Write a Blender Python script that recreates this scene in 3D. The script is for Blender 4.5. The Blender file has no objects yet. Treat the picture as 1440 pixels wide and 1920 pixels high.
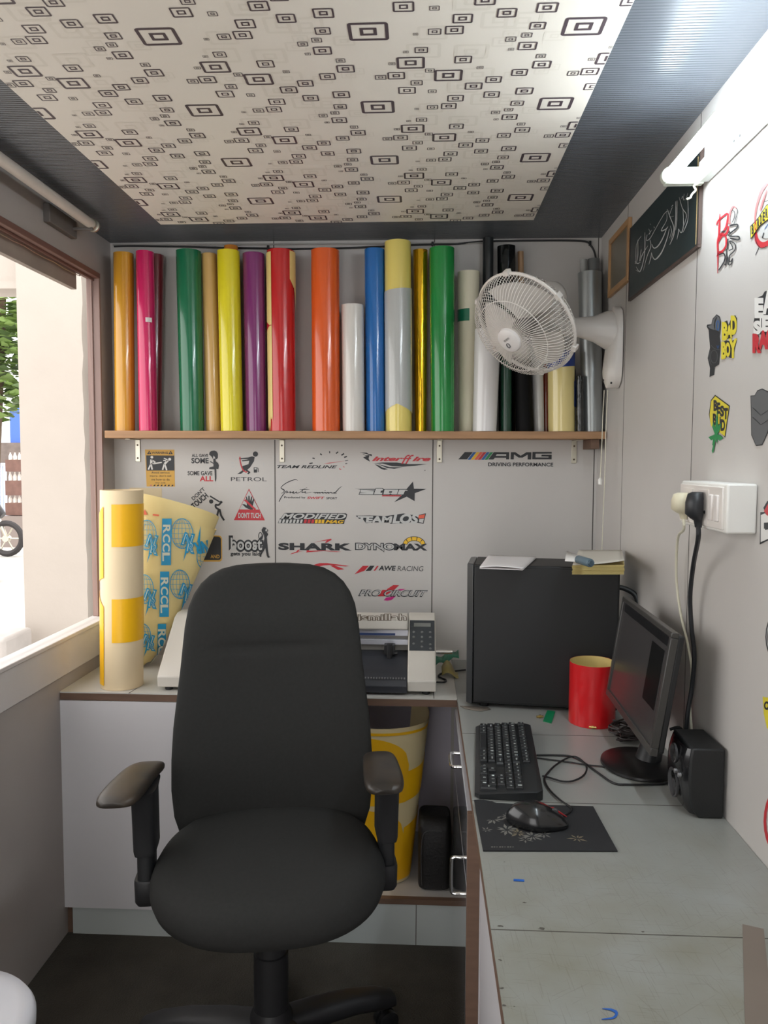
import bpy, bmesh, math, random
from mathutils import Vector, Matrix
from math import sin, cos, pi, atan, sqrt, radians
random.seed(7)
SC = bpy.context.scene
COL = SC.collection

# ------------------------------------------------------------------ camera, world, sun, exposure
F = 1450.0                      # focal length in pixels of the 1440x1920 frame
CZ = 1.462                      # lens height above the floor
CAM = Vector((0.0, 0.0, CZ))
R3 = Matrix.Rotation(atan(72 / F), 3, 'Z') @ Matrix.Rotation(pi / 2 - atan(94 / F), 3, 'X') @ Matrix.Rotation(radians(0.2), 3, 'Z')
cd = bpy.data.cameras.new('camera')
cam = bpy.data.objects.new('camera', cd)
COL.objects.link(cam)
cd.sensor_fit = 'VERTICAL'
cd.sensor_height = 24.0
cd.lens = F / 1920 * 24.0
cd.clip_start = 0.02
cam.matrix_world = Matrix.Translation(CAM) @ R3.to_4x4()
SC.camera = cam

SC.view_settings.view_transform = 'Standard'
SC.view_settings.look = 'None'
SC.view_settings.gamma = 1.0
SC.view_settings.use_curve_mapping = False
SC.view_settings.exposure = 0.72

w = bpy.data.worlds.new('sky')
SC.world = w
w.use_nodes = True
bg = w.node_tree.nodes['Background']
bg.inputs['Color'].default_value = (1.0, 0.985, 0.97, 1)
bg.inputs['Strength'].default_value = 1.85

sl = bpy.data.lights.new('sun', 'SUN')
sl.energy = 0.75
sl.angle = radians(0.6)
sl.color = (1.0, 0.97, 0.93)
sun = bpy.data.objects.new('sun', sl)
COL.objects.link(sun)
sun.location = (3, -5, 9)
sun.rotation_euler = Vector((0.03, 0.62, -0.75)).to_track_quat('-Z', 'Y').to_euler()

# ------------------------------------------------------------------ helpers
def ray(px, py):
    return R3 @ Vector(((px - 720) / F, (960 - py) / F, -1.0))
def onX(px, py, X):
    d = ray(px, py); return CAM + d * (X / d.x)
def onY(px, py, Y):
    d = ray(px, py); return CAM + d * (Y / d.y)
def onZ(px, py, Z):
    d = ray(px, py); return CAM + d * ((Z - CZ) / d.z)
def proj(p):
    q = R3.transposed() @ (Vector(p) - CAM)
    return 720 - F * q.x / q.z, 960 + F * q.y / q.z

def lin(c):
    c = c / 255.0
    return c / 12.92 if c <= 0.04045 else ((c + 0.055) / 1.055) ** 2.4
def rgb(c):
    return (lin(c[0]), lin(c[1]), lin(c[2]), 1.0)

MATS = {}
def mat(name, col, rough=0.5, metal=0.0, noise=0.0, nscale=8.0, bump=0.0, bscale=60.0, coat=0.0, spec=0.5,
        emit=0.0, trans=0.0, alpha=1.0, stretch=(1, 1, 1), col2=None):
    if name in MATS:
        return MATS[name]
    m = bpy.data.materials.new(name)
    m.use_nodes = True
    nt = m.node_tree
    b = nt.nodes['Principled BSDF']
    b.inputs['Base Color'].default_value = rgb(col)
    b.inputs['Roughness'].default_value = rough
    b.inputs['Metallic'].default_value = metal
    b.inputs['Coat Weight'].default_value = coat
    b.inputs['Coat Roughness'].default_value = 0.06
    b.inputs['Specular IOR Level'].default_value = spec
    b.inputs['Transmission Weight'].default_value = trans
    b.inputs['Alpha'].default_value = alpha
    if emit:
        b.inputs['Emission Color'].default_value = rgb(col)
        b.inputs['Emission Strength'].default_value = emit
    if noise or bump:
        tc = nt.nodes.new('ShaderNodeTexCoord')
        mp = nt.nodes.new('ShaderNodeMapping')
        mp.inputs['Scale'].default_value = stretch
        nt.links.new(tc.outputs['Object'], mp.inputs['Vector'])
    if noise:
        n = nt.nodes.new('ShaderNodeTexNoise')
        n.inputs['Scale'].default_value = nscale
        n.inputs['Detail'].default_value = 5.0
        nt.links.new(mp.outputs['Vector'], n.inputs['Vector'])
        cr = nt.nodes.new('ShaderNodeValToRGB')
        cr.color_ramp.elements[0].position = 0.3
        cr.color_ramp.elements[1].position = 0.7
        a = rgb(col)
        c2 = rgb(col2) if col2 else tuple(x * (1 - noise) for x in a[:3]) + (1,)
        cr.color_ramp.elements[0].color = c2
        cr.color_ramp.elements[1].color = a
        nt.links.new(n.outputs['Fac'], cr.inputs['Fac'])
        nt.links.new(cr.outputs['Color'], b.inputs['Base Color'])
    if bump:
        n2 = nt.nodes.new('ShaderNodeTexNoise')
        n2.inputs['Scale'].default_value = bscale
        n2.inputs['Detail'].default_value = 3.0
        nt.links.new(mp.outputs['Vector'], n2.inputs['Vector'])
        bp = nt.nodes.new('ShaderNodeBump')
        bp.inputs['Strength'].default_value = bump
        bp.inputs['Distance'].default_value = 0.01
        nt.links.new(n2.outputs['Fac'], bp.inputs['Height'])
        nt.links.new(bp.outputs['Normal'], b.inputs['Normal'])
    MATS[name] = m
    return m

TXT = {}
def text2d(body, bold=0.0, shear=0.0, space=1.0):
    k = (body, bold, shear, space)
    if k in TXT:
        return TXT[k]
    c = bpy.data.curves.new('lettering', 'FONT')
    c.body = body
    c.offset = bold
    c.shear = shear
    c.space_character = space
    c.resolution_u = 4
    o = bpy.data.objects.new('lettering', c)
    COL.objects.link(o)
    dg = bpy.context.evaluated_depsgraph_get()
    me = bpy.data.meshes.new_from_object(o.evaluated_get(dg))
    vs = [(v.co.x, v.co.y) for v in me.vertices]
    fs = [tuple(p.vertices) for p in me.polygons]
    bpy.data.objects.remove(o)
    bpy.data.curves.remove(c)
    bpy.data.meshes.remove(me)
    TXT[k] = (vs, fs)
    return TXT[k]
def bounds(vs):
    return min(v[0] for v in vs), max(v[0] for v in vs), min(v[1] for v in vs), max(v[1] for v in vs)

WL = {}
class MB:
    def __init__(self):
        self.v = []; self.f = []; self.m = []
    def add(self, vs, fs, mi=0):
        n = len(self.v)
        self.v += [Vector(p) for p in vs]
        self.f += [tuple(i + n for i in f) for f in fs]
        self.m += [mi] * len(fs)
        return self
    def box(self, a, b, mi=0, rz=0.0, M=None):
        x0, y0, z0 = a; x1, y1, z1 = b
        vs = [Vector(p) for p in ((x0, y0, z0), (x1, y0, z0), (x1, y1, z0), (x0, y1, z0), (x0, y0, z1), (x1, y0, z1), (x1, y1, z1), (x0, y1, z1))]
        if rz:
            c = Vector(((x0 + x1) / 2, (y0 + y1) / 2, 0)); Q = Matrix.Rotation(rz, 3, 'Z')
            vs = [c + Q @ (p - c) for p in vs]
        if M:
            vs = [M @ p for p in vs]
        return self.add(vs, [(0, 3, 2, 1), (4, 5, 6, 7), (0, 1, 5, 4), (1, 2, 6, 5), (2, 3, 7, 6), (3, 0, 4, 7)], mi)
    def poly(self, pts, mi=0):
        return self.add(pts, [tuple(range(len(pts)))], mi)
    def rings(self, rings, mi=0, closed=True, caps=True):
        n = len(rings[0]); vs = [p for r in rings for p in r]; fs = []
        for i in range(len(rings) - 1):
            for j in range(n if closed else n - 1):
                k = (j + 1) % n
                fs.append((i * n + j, i * n + k, (i + 1) * n + k, (i + 1) * n + j))
        if caps and closed:
            fs.append(tuple(range(n))[::-1])
            fs.append(tuple((len(rings) - 1) * n + j for j in range(n)))
        return self.add(vs, fs, mi)
    def lathe(self, prof, M=None, n=24, mi=0, caps=True):
        M = M or Matrix.Identity(4)
        rs = [[M @ Vector((r * cos(2 * pi * j / n), r * sin(2 * pi * j / n), z)) for j in range(n)] for r, z in prof]
        return self.rings(rs, mi, True, caps)
    def tube(self, pts, r=0.003, n=8, closed=False, mi=0, caps=True):
        pts = [Vector(p) for p in pts]; N = len(pts)
        rr = r if isinstance(r, (list, tuple)) else [r] * N
        ts = []
        for i in range(N):
            a = pts[i - 1] if (i > 0 or closed) else pts[i]
            b = pts[(i + 1) % N] if (i < N - 1 or closed) else pts[i]
            t = (b - a)
            ts.append(t.normalized() if t.length > 1e-9 else Vector((0, 0, 1)))
        up = Vector((0, 0, 1)) if abs(ts[0].z) < 0.9 else Vector((1, 0, 0))
        u = ts[0].cross(up).normalized(); rings = []
        for i in range(N):
            u = (u - ts[i] * u.dot(ts[i])).normalized(); v = ts[i].cross(u)
            rings.append([pts[i] + (u * cos(2 * pi * j / n) + v * sin(2 * pi * j / n)) * rr[i] for j in range(n)])
        if closed:
            rings.append(rings[0])
        return self.rings(rings, mi, True, caps and not closed)
    def prism(self, pts, mp, d0, d1, mi=0):
        n = len(pts)
        vs = [mp(p[0], p[1], d0) for p in pts] + [mp(p[0], p[1], d1) for p in pts]
        fs = [tuple(range(n))[::-1], tuple(range(n, 2 * n))] + [(i, (i + 1) % n, n + (i + 1) % n, n + i) for i in range(n)]
        return self.add(vs, fs, mi)
    def build(self, name, mats, parent=None, smooth=True, bevel=0.0, seg=2, angle=35, world=True, subd=0, origin=None):
        me = bpy.data.meshes.new(name)
        o = bpy.data.objects.new(name, me)
        COL.objects.link(o)
        if parent is not None:
            off = WL[parent.name] if world else Vector()
            o.parent = parent
            WL[o.name] = WL[parent.name] if world else WL[parent.name]
        else:
            if origin is None:
                xs = [p.x for p in self.v]; ys = [p.y for p in self.v]; zs = [p.z for p in self.v]
                origin = Vector(((min(xs) + max(xs)) / 2, (min(ys) + max(ys)) / 2, min(zs)))
            off = Vector(origin); o.location = off; WL[o.name] = off
        me.from_pydata([tuple(p - off) for p in self.v], [], self.f)
        for mt in (mats if isinstance(mats, (list, tuple)) else [mats]):
            me.materials.append(mt)
        me.polygons.foreach_set('material_index', self.m)
        bm = bmesh.new(); bm.from_mesh(me)
        bmesh.ops.recalc_face_normals(bm, faces=bm.faces)
        bm.to_mesh(me); bm.free()
        if smooth:
            me.polygons.foreach_set('use_smooth', [True] * len(me.polygons))
            me.set_sharp_from_angle(angle=radians(angle))
        if bevel:
            bv = o.modifiers.new('bevel', 'BEVEL'); bv.width = bevel; bv.segments = seg; bv.limit_method = 'ANGLE'; bv.angle_limit = radians(40)
            bv.harden_normals = False
        if subd:
            s = o.modifiers.new('subdivision', 'SUBSURF'); s.levels = subd; s.render_levels = subd
        return o

def tag(o, label, cat, group=None, kind=None):
    if label: o['label'] = label
    if cat: o['category'] = cat
    if group: o['group'] = group
    if kind: o['kind'] = kind
    return o
def struct(o):
    o['kind'] = 'structure'; return o
def empty(name, loc, label, cat, group=None, rz=0.0):
    o = bpy.data.objects.new(name, None)
    COL.objects.link(o); o.location = loc; o.rotation_euler = (0, 0, rz); o.empty_display_size = 0.05
    WL[o.name] = Vector(loc)
    return tag(o, label, cat, group)
def smoothpts(pts, k=6):
    pts = [Vector(p) for p in pts]; out = []
    P = [pts[0]] + pts + [pts[-1]]
    for i in range(1, len(P) - 2):
        a, b, c, d = P[i - 1], P[i], P[i + 1], P[i + 2]
        for j in range(k):
            t = j / k
            out.append(0.5 * ((2 * b) + (c - a) * t + (2 * a - 5 * b + 4 * c - d) * t * t + (3 * b - 3 * c + d - a) * t ** 3))
    out.append(pts[-1]); return out

class Decal(MB):
    """flat cut-vinyl lettering; u, v are drawn with v downwards and mapped onto one plane"""
    def __init__(self, mp):
        super().__init__(); self.mp = mp
    def P(self, pts, mi=0, layer=0):
        return self.poly([self.mp(u, v, layer) for u, v in pts], mi)
    def rect(self, u0, v0, u1, v1, mi=0, layer=0, sl=0.0):
        return self.P([(u0 + sl, v0), (u1 + sl, v0), (u1, v1), (u0, v1)], mi, layer)
    def disc(self, cu, cv, ru, rv=None, mi=0, layer=0, n=20, a0=0, a1=360):
        rv = rv or ru
        return self.P([(cu + ru * cos(radians(a0 + (a1 - a0) * i / n)), cv - rv * sin(radians(a0 + (a1 - a0) * i / n))) for i in range(n if a1 - a0 >= 360 else n + 1)], mi, layer)
    def ring(self, cu, cv, ru, rv, wd, mi=0, layer=0, n=24, a0=0, a1=360):
        pts = [(cu + ru * cos(radians(a0 + (a1 - a0) * i / n)), cv - rv * sin(radians(a0 + (a1 - a0) * i / n))) for i in range(n + 1)]
        return self.line(pts, wd, mi, layer)
    def line(self, pts, wd, mi=0, layer=0, smooth=0):
        if smooth:
            pts = [(p.x, p.y) for p in smoothpts([(p[0], p[1], 0) for p in pts], smooth)]
        n = len(pts); L = []; Rr = []
        for i, (u, v) in enumerate(pts):
            a = pts[max(0, i - 1)]; b = pts[min(n - 1, i + 1)]
            du, dv = b[0] - a[0], b[1] - a[1]; l = sqrt(du * du + dv * dv) or 1
            if isinstance(wd, (list, tuple)):
                s = i / max(1, n - 1) * (len(wd) - 1); k = min(int(s), len(wd) - 2); h = (wd[k] + (wd[k + 1] - wd[k]) * (s - k)) / 2
            else:
                h = wd / 2
            L.append(self.mp(u - dv / l * h, v + du / l * h, layer)); Rr.append(self.mp(u + dv / l * h, v - du / l * h, layer))
        vs = L + Rr
        return self.add(vs, [(i, i + 1, n + i + 1, n + i) for i in range(n - 1)], mi)
    def text(self, body, u0, v0, u1, v1, mi=0, layer=0, bold=0.0, shear=0.0, rot=0.0, space=1.0, flip=False):
        vs, fs = text2d(body, bold, shear, space)
        b0 = bounds(text2d(body, 0.0, shear, space)[0])
        cu, cv = (u0 + u1) / 2, (v0 + v1) / 2
        out = []
        for x, y in vs:
            a = (x - b0[0]) / (b0[1] - b0[0]) - 0.5; b = (y - b0[2]) / (b0[3] - b0[2]) - 0.5
            if flip: a = -a
            a *= (u1 - u0); b *= -(v1 - v0)
            c, s = cos(radians(rot)), sin(radians(rot))
            out.append(self.mp(cu + a * c + b * s, cv - a * s + b * c, layer))
        return self.add(out, fs, mi)

# room dimensions
XL, XR, YB, ZC = -1.117, 0.612, 2.76, 2.237
FL = -0.035                      # floor level
ZD = 0.75                        # desk and counter height
YF = -0.7                        # open end behind the lens
# ------------------------------------------------------------------ materials of the room
M_wall = mat('grey_laminate', (202, 198, 194), 0.42, noise=0.05, nscale=3, bump=0.02, bscale=300)
M_wallL = mat('grey_painted_board', (168, 160, 155), 0.55, noise=0.08, nscale=4)
M_seam = mat('dark_joint', (70, 66, 63), 0.8)
M_floor = mat('dirty_dark_carpet', (74, 70, 62), 0.95, noise=0.45, nscale=5, bump=0.5, bscale=180)
M_frame = mat('mauve_wood', (148, 122, 114), 0.5, noise=0.18, nscale=6, stretch=(6, 6, 1))
M_frame2 = mat('red_brown_wood', (118, 84, 74), 0.5, noise=0.15, nscale=6)
M_board = mat('weathered_board', (158, 145, 135), 0.7, noise=0.25, nscale=7)
M_apron = mat('pale_grey_board', (206, 201, 200), 0.5, noise=0.05)
M_paper = mat('ceiling_paper', (226, 219, 208), 0.5, noise=0.03, nscale=3)
M_ink = mat('aubergine_ink', (74, 62, 68), 0.5)
M_faint = mat('faint_beige_ink', (218, 211, 199), 0.5)
M_wood = mat('shelf_plywood', (176, 134, 96), 0.55, noise=0.25, nscale=5, stretch=(1, 8, 12))
M_edge = mat('brown_edge_ply', (114, 88, 72), 0.6, noise=0.2, nscale=10, stretch=(1, 6, 6))
M_black = mat('black_plastic', (30, 31, 33), 0.42)
M_white = mat('white_plastic', (232, 230, 225), 0.35)
M_metal = mat('zinc_metal', (200, 195, 180), 0.35, metal=0.9)
M_chrome = mat('chrome', (225, 225, 225), 0.12, metal=1.0)

# ribbed dark ceiling board: fine ridges running across the room
def ribbed():
    m = mat('ribbed_black_panel', (88, 92, 98), 0.27, spec=0.45)
    nt = m.node_tree; b = nt.nodes['Principled BSDF']
    tc = nt.nodes.new('ShaderNodeTexCoord'); wv = nt.nodes.new('ShaderNodeTexWave')
    wv.wave_type = 'BANDS'; wv.bands_direction = 'Y'; wv.inputs['Scale'].default_value = 35.0
    bp = nt.nodes.new('ShaderNodeBump'); bp.inputs['Strength'].default_value = 0.3; bp.inputs['Distance'].default_value = 0.0025
    nt.links.new(tc.outputs['Object'], wv.inputs['Vector']); nt.links.new(wv.outputs['Fac'], bp.inputs['Height'])
    nt.links.new(bp.outputs['Normal'], b.inputs['Normal'])
    return m
M_rib = ribbed()

# ------------------------------------------------------------------ room shell
struct(MB().box((XL - 0.05, YF, FL - 0.05), (XR + 0.05, YB + 0.05, FL)).build('floor', M_floor, smooth=False))
wb = MB().box((XL - 0.05, YB, FL), (XR + 0.05, YB + 0.05, ZC + 0.05))
for px in (516, 811, 1112):
    X = onY(px, 950, YB).x
    wb.box((X - 0.0016, YB - 0.0005, FL), (X + 0.0016, YB + 0.001, ZC), 1)
struct(wb.build('wall_back', [M_wall, M_seam], smooth=False))
wr = MB().box((XR, YF, FL), (XR + 0.05, YB, ZC + 0.05))
for Y in (2.41, 1.80, 0.55):
    wr.box((XR - 0.0005, Y - 0.0012, FL), (XR + 0.001, Y + 0.0012, ZC), 1)
struct(wr.build('wall_right', [M_wall, M_seam], smooth=False))

wfr = MB()
wfr.box((XL - 0.05, YF - 0.05, FL), (-0.95, YF, ZC)); wfr.box((-0.05, YF - 0.05, FL), (XR + 0.05, YF, ZC)); wfr.box((-0.95, YF - 0.05, 1.98), (-0.05, YF, ZC))
struct(wfr.build('wall_front', [M_wall], smooth=False))
# left wall with the window opening
WY0, WY1, WZ0, WZ1, WX = 0.75, 2.648, 0.916, 2.091, XL - 0.036
wl = MB()
wl.box((WX, YF, FL), (XL, YB, WZ0 - 0.001)); wl.box((WX, YF, WZ1), (XL, YB, ZC + 0.05))
wl.box((WX, YF, WZ0 - 0.001), (XL, WY0, WZ1)); wl.box((WX, WY1, WZ0 - 0.001), (XL, YB, WZ1))
struct(wl.build('wall_left', [M_wallL], smooth=False))
wf = bpy.data.objects.new('window_1', None); COL.objects.link(wf); wf.location = (XL, 1.7, WZ0); WL[wf.name] = Vector(wf.location); struct(wf)
fr = MB()
fr.box((WX - 0.004, WY1 - 0.006, WZ0), (XL + 0.006, WY1 + 0.004, WZ1 + 0.012))
fr.box((WX - 0.004, WY0 - 0.004, WZ0), (XL + 0.006, WY0 + 0.014, WZ1 + 0.012))
fr.box((WX + 0.012, WY1 - 0.011, WZ0), (WX + 0.018, WY1 - 0.006, WZ1))
fr.build('window_jamb', M_frame, wf, bevel=0.0015)
hd = MB(); hd.box((WX - 0.004, WY0, WZ1 - 0.006), (XL + 0.008, WY1, WZ1 + 0.012)); hd.box((WX + 0.02, WY0, WZ1 - 0.014), (WX + 0.025, WY1, WZ1 - 0.006))
hd.build('window_head', M_frame2, wf, bevel=0.0015)
sb = MB(); sb.box((WX - 0.01, WY0, WZ0 - 0.012), (XL + 0.016, WY1 + 0.004, WZ0)); sb.build('window_sill', M_apron, wf, bevel=0.002)
sb = MB(); sb.box((XL, 0.5, WZ0 - 0.121), (XL + 0.008, YB - 0.002, WZ0 - 0.012)); sb.build('window_apron', M_apron, wf, bevel=0.0015)
ob = MB(); ob.box((WX - 0.03, WY0, WZ1 - 0.055), (WX - 0.012, onX(139, 540, WX - 0.02).y, WZ1 + 0.02)); ob.build('outer_fascia_board', M_board, wf)
wi = MB(); pts = []
for i in range(31):
    Y = WY0 + (WY1 - 0.07 - WY0) * i / 30
    pts.append((WX + 0.004, Y, WZ1 - 0.012 - 0.004 * abs(sin(i * 1.05))))
wi.tube(pts, 0.0013, 5)
for i in range(0, 31, 6):
    wi.tube([pts[i], (WX + 0.004, pts[i][1], WZ1 - 0.004)], 0.0018, 5)
wi.build('curtain_wire', M_metal, wf)

# ceiling: ribbed dark border board, patterned paper sheet inset
struct(MB().box((XL, YF, ZC), (XR, YB, ZC + 0.03)).build('ceiling', M_rib, smooth=False, origin=(0, 0, ZC)))
PX0, PX1, PY1 = -0.853, 0.3455, 2.522
pc = MB().box((PX0, YF, ZC - 0.010), (PX1, PY1, ZC - 0.0005))
ZP = ZC - 0.0104
def sq_ring(mb, cx, cy, sx, sy, t, mi, z, r=0.22):
    def rr(hx, hy, rad):
        out = []
        for qx, qy, a0 in ((1, 1, 0), (-1, 1, 90), (-1, -1, 180), (1, -1, 270)):
            for k in range(4):
                a = radians(a0 + 30 * k)
                out.append((cx + qx * (hx - rad) + rad * cos(a), cy + qy * (hy - rad) + rad * sin(a)))
        return out
    rad = min(sx, sy) * 0.5 * r
    o_ = rr(sx / 2, sy / 2, rad); i_ = rr(sx / 2 - t, sy / 2 - t, max(rad - t, 0.0004))
    n = len(o_)
    clip = lambda p: (min(max(p[0], PX0 + 0.001), PX1 - 0.001), min(p[1], PY1 - 0.001), z)
    mb.add([clip(p) for p in o_] + [clip(p) for p in i_], [(j, (j + 1) % n, n + (j + 1) % n, n + j) for j in range(n)], mi)
SQ = [(595,138,150),(680,47,80),(797,52,38),(920,90,75),(840,138,50),(910,132,70),(774,147,20),(770,212,20),(824,205,50),(808,252,105),(740,255,25),(996,240,65),(970,298,105),(893,280,35),(778,299,65),(723,305,42),(866,325,45),(845,357,65),(937,361,28),(1073,269,25),(1083,337,65),(1145,313,60),(1228,287,60),(1296,258,68),(1277,227,36),(1165,368,60),(1280,355,65),(1209,190,70),(1187,150,40),(1135,165,40),(1154,202,22),(1210,116,60),(1075,62,80),(1215,43,80),(975,15,80)]
r1, r2, r3 = onZ(297.5, 69, ZP), onZ(691, 63, ZP), onZ(488, 377, ZP)
TX, TY = r2.x - r1.x, (r3.y - r1.y) / 3
ref = r1
tile = []
for u, v, wd in SQ:
    p = onZ(u / 2, v / 2, ZP); a = onZ(u / 2 - wd / 4, v / 2, ZP); b = onZ(u / 2 + wd / 4, v / 2, ZP)
    dx, dy = (p.x - ref.x) % TX, (p.y - ref.y) % TY
    if all(min(abs(dx - q[0]), TX - abs(dx - q[0])) > 0.016 or min(abs(dy - q[1]), TY - abs(dy - q[1])) > 0.014 for q in tile):
        tile.append((dx, dy, (b - a).length))
rf = random.Random(3)
faint = [(rf.uniform(0, TX), rf.uniform(0, TY), rf.choice((0.03, 0.04, 0.055, 0.065))) for _ in range(14)]
for i in range(-3, 5):
    for j in range(-9, 6):
        ox, oy = ref.x + i * TX, ref.y + j * TY
        for nf, (dx, dy, s) in enumerate(faint):
            cx, cy = ox + dx, oy + dy
            if PX0 < cx < PX1 and 0.85 < cy < PY1:
                sq_ring(pc, cx, cy, s, s * 0.8, s * 0.1, 2, ZC - 0.0101 - 1.2e-5 * nf); sq_ring(pc, cx, cy, s * 0.4, s * 0.32, s * 0.08, 2, ZC - 0.0101 - 1.2e-5 * nf)
        for nt_, (dx, dy, s) in enumerate(tile):
            cx, cy = ox + dx, oy + dy
            if PX0 - s * 0.3 < cx < PX1 + s * 0.3 and 0.85 < cy < PY1 + s * 0.2:
                t = s * 0.09
                sq_ring(pc, cx, cy, s, s * 0.8, t, 1, ZP - 1.2e-5 * nt_); sq_ring(pc, cx, cy, s * 0.42, s * 0.34, t * 0.95, 1, ZP - 1.2e-5 * nt_, 0.1)
struct(pc.build('trim_1', [M_paper, M_ink, M_faint], smooth=False, origin=(0, 1, ZC)))

# ------------------------------------------------------------------ outside the window
M_ground = mat('sunlit_concrete', (190, 186, 181), 0.9, noise=0.1, nscale=1)
struct(MB().box((-40, -8, -0.06), (XL - 0.06, 60, -0.01)).build('ground', M_ground, smooth=False))
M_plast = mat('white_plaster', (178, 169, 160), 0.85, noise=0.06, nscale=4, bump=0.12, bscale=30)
M_plast2 = mat('shaded_olive_plaster', (92, 82, 66), 0.9, noise=0.3, nscale=10)  # plaster darkened: the shade beside the pillar is put into its colour
PYY = 3.2
xa, xb = onY(40, 900, PYY).x, onY(160, 900, PYY).x
pil = MB(); rows = []
rp = random.Random(5)
for k in range(46):
    z = -0.02 + 3.2 * k / 45
    e = xb + rp.uniform(-0.004, 0.004)
    rows.append([(xa, PYY, z), (e, PYY, z), (e - 0.01, PYY + 0.3, z), (xa, PYY + 0.3, z)])
pil.rings(rows)
tag(pil.build('plaster_pillar', M_plast), 'broad sunlit white plaster pillar standing outside the window', 'pillar')
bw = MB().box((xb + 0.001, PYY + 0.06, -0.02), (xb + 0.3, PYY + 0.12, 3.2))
tag(bw.build('boundary_wall', M_plast2), 'narrow wall strip with painted-in olive shade between the white pillar and window jamb', 'wall')
ea = onY(40, 555, 3.4)
ev = MB(); ev.box((-5.0, 3.25, ea.z), (xa + 0.02, 3.42, ea.z + 0.03)); ev.box((-5.0, 3.28, ea.z + 0.03), (xa + 0.02, 3.42, ea.z + 0.5))
tag(ev.build('roof_eave', M_plast), 'white roof eave jutting left from the plaster pillar', 'eave')
# tree beyond
tc_ = onY(10, 670, 9.0)
M_bark = mat('bark', (96, 78, 62), 0.9, noise=0.3)
tr = empty('street_tree', (tc_.x, 9.0, -0.01), 'leafy green tree across the lane, seen at the window edge', 'tree')
MB().tube([(tc_.x - 0.3, 9, -0.02), (tc_.x - 0.25, 9.05, 1.4), (tc_.x - 0.1, 9, 2.6), (tc_.x, 9, 3.6)], [0.13, 0.11, 0.08, 0.04], 10).build('trunk', M_bark, tr)
lf = MB(); rl = random.Random(11)
for k in range(2600):
    th, ph, rr_ = rl.uniform(0, 2 * pi), math.acos(rl.uniform(-1, 1)), rl.random() ** 0.4
    c = Vector((tc_.x + 1.5 * rr_ * sin(ph) * cos(th), 9 + 0.9 * rr_ * sin(ph) * sin(th), 2.75 + 0.92 * rr_ * cos(ph)))
    if c.z < 1.95: continue
    q = Matrix.Rotation(rl.uniform(0, 6.28), 3, 'Z') @ Matrix.Rotation(rl.uniform(-1.2, 1.2), 3, 'X')
    s = rl.uniform(0.05, 0.11)
    lf.add([c + q @ Vector(p) * s for p in ((-1, 0, 0), (0, 0.5, 0.12), (1.2, 0, 0), (0, -0.5, 0.12))], [(0, 1, 2, 3)], rl.choice((0, 0, 1)))
lf.build('foliage', [mat('leaf_green', (104, 128, 62), 0.5), mat('leaf_dark', (72, 92, 48), 0.5)], tr, smooth=False)
# building, blue panel, crates, gate, motorbike
BY = 16.0
b0 = onY(-60, 1010, BY); b1 = onY(70, 830, BY)
tag(MB().box((b0.x, BY, -0.02), (b1.x, BY + 0.3, b1.z)).build('brick_wall', mat('grey_brick', (120, 108, 102), 0.9, noise=0.3, nscale=6)), 'low grey brick wall far across the lane', 'wall')
p0 = onY(5, 832, BY - 0.2); p1 = onY(60, 790, BY - 0.2)
tag(MB().box((p0.x, BY + 0.1, b1.z), (p1.x, BY + 0.16, p1.z + 0.3)).build('blue_panel', mat('blue_sheet', (70, 105, 190), 0.6)), 'blue sheet panel above the far brick wall', 'panel')
gt = empty('white_gate', tuple(onY(2, 965, 13.5)), 'white barred gate at the left picture edge outside', 'gate')
g0 = onY(-30, 966, 13.5); g1 = onY(9, 868, 13.5)
gm = MB()
n = 8
for i in range(n):
    x = g0.x + (g1.x - g0.x) * i / (n - 1)
    gm.box((x - 0.018, 13.48, 0), (x + 0.018, 13.52, g1.z))
gm.build('bars', mat('gate_white', (205, 215, 235), 0.5), gt)
MB().box((g0.x, 13.47, g0.z), (g1.x, 13.53, g0.z + 0.06)).build('rail', MATS['gate_white'], gt)
MB().box((g0.x, 13.47, g1.z - 0.06), (g1.x, 13.53, g1.z)).build('rail', MATS['gate_white'], gt)
M_crate = mat('crate_brown', (120, 88, 78), 0.7, noise=0.3, nscale=9)
k0 = onY(14, 966, 13.0); k1 = onY(58, 966, 13.0)
tag(MB().box((k0.x, 12.75, -0.02), (k1.x, 13.3, k0.z - 0.002)).build('stone_ledge', mat('ledge_grey', (140, 128, 122), 0.9)), 'low grey ledge under the crate stack across the lane', 'ledge')
M_bot = mat('pale_bottle', (235, 225, 215), 0.4)
for k, (ya, yb_, lab) in enumerate(((880, 845, 'top crate of pale bottles in the stack across the lane'), (928, 885, 'middle brown crate in the stack across the lane'), (965, 932, 'bottom brown crate in the stack across the lane'))):
    ys_ = (965, 928, 884, 848)
    c0 = onY(19, ys_[2 - k], 13.0); c1 = onY(52, ys_[3 - k], 13.0); Hc = c1.z - c0.z
    cr = empty('bottle_crate', ((c0.x + c1.x) / 2, 13.0, c0.z), lab, 'crate', 'crates stacked across the lane')
    MB().box((c0.x, 12.85, c0.z), (c1.x, 13.15, c0.z + Hc * 0.62)).build('crate_body', M_crate, cr)
    for i in range(4):
        x = c0.x + (c1.x - c0.x) * (i + 0.5) / 4
        MB().lathe([(0.028, 0), (0.03, Hc * 0.2), (0.012, Hc * 0.34), (0.012, Hc * 0.40)], Matrix.Translation((x, 12.95, c0.z + Hc * 0.58)), 10).build('bottle_top', M_bot, cr)
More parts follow.
